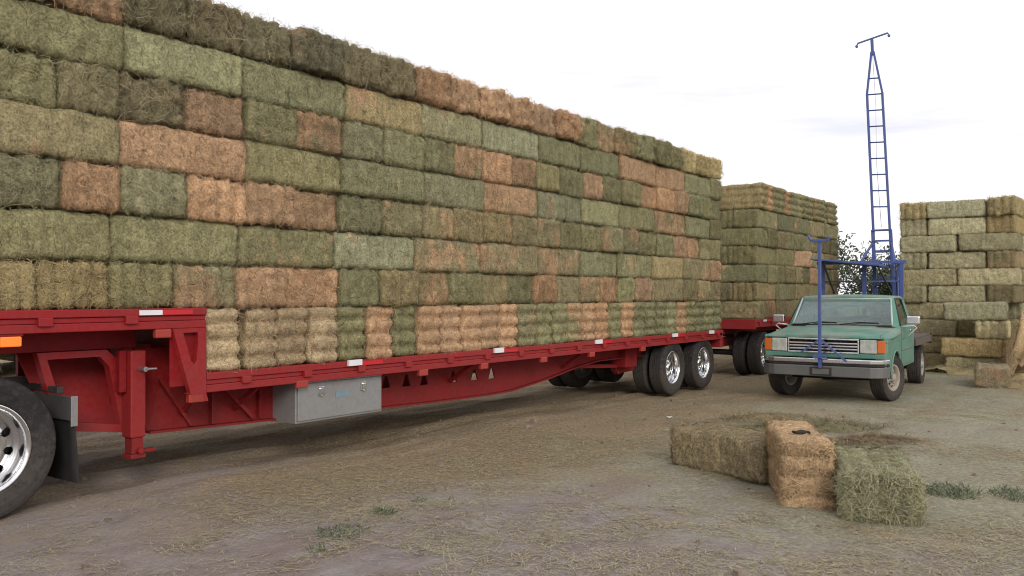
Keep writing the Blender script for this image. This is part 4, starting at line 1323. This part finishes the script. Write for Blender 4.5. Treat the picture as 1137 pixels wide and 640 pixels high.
for sg in (-1, 1):
    a, b_ = sorted((sg * .575, sg * .83))
    ho = V_(MB().box(-.888, -.85, a, b_, .822, 1.042), 'headlight', M['lens'], .014)
    V_(MB().box(-.882, -.86, a - .008, b_ + .008, 1.0425, 1.052), 'headlight_trim', M['chrome'], 0, parent=ho)
    ts = MB()
    ys = [sg * .835, sg * .955, sg * .972]
    ts.add([(-.885, ys[0], .83), (-.872, ys[1], .83), (-.74, ys[2], .83), (-.74, ys[0], .83), (-.885, ys[0], 1.035), (-.872, ys[1], 1.035), (-.74, ys[2], 1.035), (-.74, ys[0], 1.035)],
           [(3, 2, 1, 0), (4, 5, 6, 7), (0, 1, 5, 4), (1, 2, 6, 5), (2, 3, 7, 6), (3, 0, 4, 7)])
    V_(ts, 'turn_signal', M['amber'], .012)
# bumper
def bump(z0, z1, x_off, m, name, parent=pk, y_lim=1.0):
    ys_, xs_ = [], []
    for q in range(33):
        y = -1.0 + q / 16.0
        t = max(0.0, (abs(y) - .74) / .26)
        ys_.append(math.copysign(min(abs(y), .74) + .26 * math.sin(t * math.pi / 2), y)); xs_.append(-1.025 + .012 * abs(y) + .30 * (1 - math.cos(t * math.pi / 2)))
    mb = MB(); n_ = len(ys_)
    vs = []
    for z in (z0, z1):
        for x, y in zip(xs_, ys_): vs.append((x + x_off, y * (1 + (.0 if x_off >= 0 else .004)), z))
        for x, y in zip(reversed(xs_), reversed(ys_)): vs.append((x + .06, y * .95, z))
    m_ = 2 * n_
    fs = [(i, (i + 1) % m_, m_ + (i + 1) % m_, m_ + i) for i in range(m_)]
    for i in range(n_ - 1):
        fs += [(i + 1, i, m_ - 1 - i, m_ - 2 - i), (m_ + i, m_ + i + 1, 2 * m_ - 2 - i, 2 * m_ - 1 - i)]
    mb.add(vs, fs)
    o = mb.build(name, m, parent, .016); o.modifiers[0].segments = 4
    return o
bo = bump(.655, .728, 0, M['bumper'], 'bumper')
bump(.612, .654, .012, M['black'], 'rub_strip', bo)
bump(.435, .611, .006, M['bumperlow'], 'bumper_face', bo)
V_(MB().box(-1.035, -1.018, -.17, .17, .455, .585), 'plate_bracket', M['dark'], .004, parent=bo)
V_(MB().box(-1.042, -1.0355, -.13, .13, .475, .565), 'number_plate', M['bumperlow'], .002, parent=bo)
# cab lower body
cb = MB(); cb.prism_xz([(.50, .50), (.50, 1.20), (.60, 1.225), (2.02, 1.235), (2.05, 1.1), (2.05, .50)], -.965, .965)
V_(cb, 'cab_body', GR, .03)
for sg in (-1, 1):
    d = MB(); a, b_ = sorted((sg * .955, sg * .975)); d.prism_xz([(.58, .56), (.58, 1.215), (1.60, 1.222), (1.66, 1.1), (1.66, .56)], a, b_)
    do = V_(d, 'door', GR, .008)
    hd = MB(); a, b_ = sorted((sg * .976, sg * .995)); hd.box(1.44, 1.58, a, b_, 1.10, 1.135); V_(hd, 'door_handle', M['chrome'], .006, parent=do)
    a, b_ = sorted((sg * .976, sg * .984)); V_(MB().box(.60, 1.64, a, b_, .80, .815), 'side_moulding', M['chrome'], 0, parent=do)
# greenhouse
zb, ztp = 1.225, 1.70
def quad_plate(p, m, name, th=.012, parent=pk, bevel=0, smooth=False):
    p = [Vector(q) for q in p]
    nn = (p[1] - p[0]).cross(p[3] - p[0]).normalized() * th
    return V_(MB().hexa([*p, *[q + nn for q in p]]), name, m, bevel, smooth, parent)
ws = quad_plate([(.46, -.83, zb - .005), (.46, .83, zb - .005), (.86, .745, ztp - .02), (.86, -.745, ztp - .02)], M['glass'], 'windshield', .006)
# windshield frame
for a, b_, nm in (((.452, -.84, zb), (.452, .84, zb), 'cowl_trim'), ((.85, -.76, ztp - .01), (.85, .76, ztp - .01), 'header_trim'), ((.455, -.84, zb), (.85, -.758, ztp - .01), 'pillar_trim'), ((.455, .84, zb), (.85, .758, ztp - .01), 'pillar_trim')):
    m_ = MB(); m_.tube([a, b_], .018, 8); V_(m_, nm, M['trim'] if 'cowl' not in nm else M['dark'], 0, True)
for sg in (-1, 1):
    ap = MB()   # A pillar between windshield and door window
    ap.hexa([(.47, sg * .84, zb - .02), (.58, sg * .945, zb - .02), (.66, sg * .935, zb - .02), (.56, sg * .82, zb - .02), (.86, sg * .755, ztp), (.94, sg * .80, ztp), (1.00, sg * .79, ztp), (.94, sg * .74, ztp)])
    V_(ap, 'front_pillar', GR, .006)
    bp = MB()
    bp.hexa([(1.56, sg * .94, zb - .02), (2.02, sg * .93, zb - .02), (2.02, sg * .88, zb - .02), (1.56, sg * .89, zb - .02), (1.56, sg * .80, ztp), (1.97, sg * .79, ztp), (1.97, sg * .74, ztp), (1.56, sg * .75, ztp)])
    V_(bp, 'rear_pillar', GR, .01)
    quad_plate([(.64, sg * .93, zb), (1.56, sg * .93, zb), (1.56, sg * .79, ztp - .005), (.98, sg * .79, ztp - .005)], M['glass'], 'side_window', .006)
    fr_ = MB(); fr_.tube([(.61, sg * .95, zb), (.95, sg * .805, ztp - .004), (1.56, sg * .805, ztp - .004), (1.60, sg * .94, zb)], .014, 8); V_(fr_, 'window_trim', M['dark'], 0, True)
def roof_sec(x, z, wd):
    top = [(-wd, -.045), (-wd + .012, -.015), (-wd + .05, .012), (-.3, .035), (0, .042)]
    pts = top + [(-y, q) for y, q in reversed(top[:-1])]
    return [(x, y, z + q) for y, q in pts] + [(x, wd - .02, z - .055), (x, -wd + .02, z - .055)]
V_(loft([roof_sec(.835, ztp - .005, .77), roof_sec(.87, ztp + .015, .79), roof_sec(1.05, ztp + .03, .81), roof_sec(1.7, ztp + .03, .82), roof_sec(1.95, ztp + .015, .80), roof_sec(2.02, ztp - .01, .78)]), 'roof', M['hoodgreen'], .003, True)
bw = MB(); bw.box(1.97, 2.0, -.92, .92, 1.0, 1.27); V_(bw, 'back_panel', GR, .004)
quad_plate([(2.0, -.72, 1.27), (2.0, .72, 1.27), (1.985, .62, 1.64), (1.985, -.62, 1.64)], M['glass'], 'rear_window', .006)
for y in (-.84, .84):
    pq = MB(); pq.hexa([(1.965, y - .1, 1.27), (2.01, y - .1, 1.27), (2.01, y + .1, 1.27), (1.965, y + .1, 1.27), (1.955, y * .84 - .06, 1.66), (2.0, y * .82 - .06, 1.66), (2.0, y * .82 + .06, 1.66), (1.955, y * .82 + .06, 1.66)])
    V_(pq, 'back_pillar', GR, .004)
# interior
V_(MB().box(.52, .80, -.85, .85, 1.05, 1.228), 'dashboard', M['dark'], .03)
st_ = MB(); st_.box(1.35, 1.80, -.80, .80, .75, .92); V_(st_, 'bench_seat', M['seat'], .05)
st_ = MB(); st_.hexa([(1.72, -.80, .9), (1.90, -.80, .9), (1.90, .80, .9), (1.72, .80, .9), (1.82, -.78, 1.36), (1.93, -.78, 1.36), (1.93, .78, 1.36), (1.82, .78, 1.36)]); V_(st_, 'seat_back', M['seat'], .04)
hr_ = MB(); hr_.box(1.80, 1.88, -.52, -.30, 1.365, 1.58); V_(hr_, 'headrest', M['seat'], .04)
sw = MB(); sw.tube([(1.02 + .10 * math.cos(t) * .4, -.40 + .19 * math.sin(t), 1.20 + .17 * math.cos(t)) for t in [2 * math.pi * i / 20 for i in range(21)]], .014, 8); V_(sw, 'steering_wheel', M['black'], 0, True)
# wipers
for y0, y1 in ((-.62, .02), (.08, .66)):
    w_ = MB(); w_.tube([(.435, y1, zb + .012), (.50, (y0 + y1) / 2, zb + .055), (.50, y0, zb + .045)], .009, 6); V_(w_, 'wiper', M['black'], 0, True)
# mirrors
for sg in (-1, 1):
    mi = V_(MB().box(.62, .70, *sorted((sg * 1.04, sg * 1.25)), 1.255, 1.395), 'side_mirror', M['bumper'], .018)
    ar = MB(); ar.tube([(.66, sg * .97, 1.21), (.66, sg * 1.16, 1.235), (.66, sg * 1.20, 1.20), (.70, sg * .98, .99)], .012, 8); ar.tube([(.66, sg * 1.14, 1.236), (.66, sg * 1.14, 1.256)], .012, 8)
    V_(ar, 'mirror_arm', M['reflwhite'], 0, True, parent=mi)
# chassis and flatbed
for y in (-.42, .42):
    V_(MB().box(-.75, 4.2, y - .04, y + .04, .52, .66), 'chassis_rail', M['dark'], .005)
V_(MB().cyl((0, -.72, .36), (0, .72, .36), .05, 12), 'front_axle', M['dark'], 0, True)
V_(MB().cyl((3.2, -.72, .36), (3.2, .72, .36), .06, 12), 'rear_axle', M['dark'], 0, True)
V_(MB().box(-.5, .4, -.4, .4, .42, .8), 'engine', M['dark'], .05)
fb = V_(MB().box(2.18, 4.25, -.93, .93, .84, .925), 'flatbed', M['dark'], .006)
for i in range(11):
    y = -.96 + i * .175
    V_(MB().box(2.17, 4.26, y, y + .168, .927, .962), 'bed_plank', M['bedwood'], .004, parent=fb)
for sg in (-1, 1):
    a, b_ = sorted((sg * .935, sg * .985)); V_(MB().box(2.16, 4.27, a, b_, .80, .925), 'bed_side_rail', M['bedwood'], .006, parent=fb)
V_(MB().box(4.262, 4.30, -.98, .98, .76, .97), 'bed_tail', M['dark'], .006, parent=fb)
RW = .382
for x in (0, 3.2):
    for sg in (-1, 1):
        wheel(pk, (x, sg * .835, RW), RW, .25, .212, 'cream', sg > 0, True, yaw=R(-17) if x == 0 else 0)
# front pole with a cradle on top, and its feet
BL_ = M['blue']
pl = MB(); pl.box(-1.10, -1.05, -.024, .024, .58, 2.62); V_(pl, 'front_pole', BL_, .006)
cr_ = MB(); cr_.box(-1.115, -1.03, -.13, .13, 2.621, 2.665); cr_.bar((-1.07, .13, 2.64), (-1.07, .185, 2.735), .07, .03, (0, 1, 0)); cr_.bar((-1.07, -.13, 2.64), (-1.07, -.16, 2.70), .07, .03, (0, 1, 0))
V_(cr_, 'pole_cradle', BL_, .004)
for ya, za, yb, zb_ in ((-.03, 1.02, -.40, .70), (.03, 1.02, .30, .82)):
    s_ = MB(); s_.bar((-1.072, ya, za), (-1.06, yb, zb_), .03, .035, (1, 0, 0)); V_(s_, 'pole_brace', BL_, .003)
V_(MB().box(-1.13, -1.02, -.10, .10, .735, .79), 'pole_foot', BL_, .005)
# rack behind the cab
for y in (-.72, -.05, .72):
    V_(MB().box(2.24, 2.30, y - .035, y + .035, .963, 2.36), 'rack_post', BL_, .004)
rb = MB(); rb.box(2.235, 2.305, -.80, .84, 2.361, 2.42); V_(rb, 'rack_top_bar', BL_, .005)
rb = MB(); rb.cyl((2.27, -.70, 2.02), (2.27, .70, 2.02), .014, 10); rb.cyl((2.27, -.70, 1.55), (2.27, .70, 1.55), .02, 10); V_(rb, 'rack_cross_rod', BL_, 0, True)
pf = MB(); pf.hexa([(1.72, .84, 2.445), (1.72, -.42, 2.30), (2.75, -.42, 2.28), (2.75, .84, 2.43), (1.72, .84, 2.475), (1.72, -.42, 2.345), (2.75, -.42, 2.325), (2.75, .84, 2.46)]); V_(pf, 'rack_platform', BL_, .006)
for ya, yb in ((.62, .50), (-.38, -.55)):
    s_ = MB(); s_.bar((1.80, ya, 2.40 if ya > 0 else 2.30), (2.24, yb, 1.78), .03, .03, (0, 1, 0)); V_(s_, 'platform_strut', M['dark'], .003)
s_ = MB(); s_.bar((2.70, -.60, .963), (2.70, -.60, 2.40), .06, .06, (1, 0, 0)); s_.bar((2.70, -.62, 2.38), (2.30, -.62, 2.38), .05, .05); V_(s_, 'side_post', BL_, .004)
wi = MB(); wi.cyl((2.62, -.62, 1.62), (2.62, -.18, 1.62), .09, 18); wi.cyl((2.62, -.64, 1.62), (2.62, -.62, 1.62), .16, 18); wi.cyl((2.62, -.18, 1.62), (2.62, -.16, 1.62), .16, 18); V_(wi, 'winch', M['dark'], .004)
# ladder boom
LBx, LBy = 2.72, -.38
def lp(off, z):
    """point of the ladder: leans to the passenger side as it rises"""
    q = (z - .96) / 5.94
    return Vector((LBx + .10 * q, LBy + .28 * q + off, z))
ladder = V_(MB().box(LBx - .12, LBx + .12, LBy - .24, LBy + .24, .963, 1.06), 'ladder_boom', BL_, .01)
def LB(mb, name, smooth=False, bevel=.002): return V_(mb, name, BL_, bevel, smooth, ladder)
ztap = 5.78
for sg in (-1, 1):
    m_ = MB()
    m_.bar(lp(sg * .16, 1.06), lp(sg * .142, ztap), .055, .042, (0, 1, 0))
    m_.bar(lp(sg * .142, ztap), lp(sg * .02, 6.62), .05, .036, (0, 1, 0))
    m_.bar(lp(sg * .19, 1.06), lp(sg * .165, 3.05), .075, .05, (0, 1, 0))
    LB(m_, 'ladder_rail')
z = 3.50
while z < 6.3:
    hw = .142 if z < ztap else .142 - .122 * (z - ztap) / .84
    m_ = MB(); m_.cyl(lp(-hw, z), lp(hw, z + .012), .014, 8); LB(m_, 'rung', True, 0)
    z += .322
for z in (1.35, 1.7, 2.05, 2.62):
    m_ = MB(); m_.bar(lp(-.17, z), lp(.17, z), .05, .05, (1, 0, 0)); LB(m_, 'rung')
for z, h_ in ((3.04, .14), (2.83, .12)):
    m_ = MB(); m_.bar(lp(-.165, z), lp(.165, z), .03, h_, (1, 0, 0)); LB(m_, 'cross_plate')
m_ = MB(); m_.bar(lp(0, 6.55), lp(0, 6.87), .06, .05, (0, 1, 0)); LB(m_, 'ladder_tip')
m_ = MB(); a, b_ = lp(.27, 6.83), lp(-.30, 6.95); m_.bar(a, b_, .03, .022, (1, 0, 0)); m_.bar(a, a + Vector((0, .02, -.06)), .03, .02, (0, 1, 0)); m_.bar(b_, b_ + Vector((0, -.02, -.06)), .03, .02, (0, 1, 0)); LB(m_, 'top_spreader')
m_ = MB(); m_.cyl(a + Vector((-.02, .02, -.06)), a + Vector((.02, .02, -.06)), .026, 12); m_.cyl(b_ + Vector((-.02, -.02, -.06)), b_ + Vector((.02, -.02, -.06)), .026, 12); LB(m_, 'pulley')
cbq = MB(); cbq.tube([lp(.0, 6.6), lp(-.01, 5.5), lp(.03, 4.4), lp(.0, 3.1)], .004, 6); V_(cbq, 'cable', M['steel'], 0, True, ladder)
for sg in (-1, 1):
    m_ = MB(); m_.bar(lp(sg * .17, 2.80), (LBx - .42, LBy + sg * .40 if sg > 0 else LBy - .22, 2.40), .035, .035, (0, 1, 0)); LB(m_, 'ladder_stay')
m_ = MB(); m_.bar((LBx + .35, LBy + .30, .965), lp(.17, 2.3), .05, .05, (0, 1, 0)); m_.bar((LBx + .35, LBy - .30, .965), lp(-.17, 2.3), .05, .05, (0, 1, 0)); LB(m_, 'ladder_foot_brace')
m_ = MB(); m_.tube([(2.45, -.62, .965), (2.45, -.62, 2.1), (2.5, -.30, 2.1), (2.5, -.2, 1.9)], .022, 8); V_(m_, 'guard_pipe', BL_, 0, True)
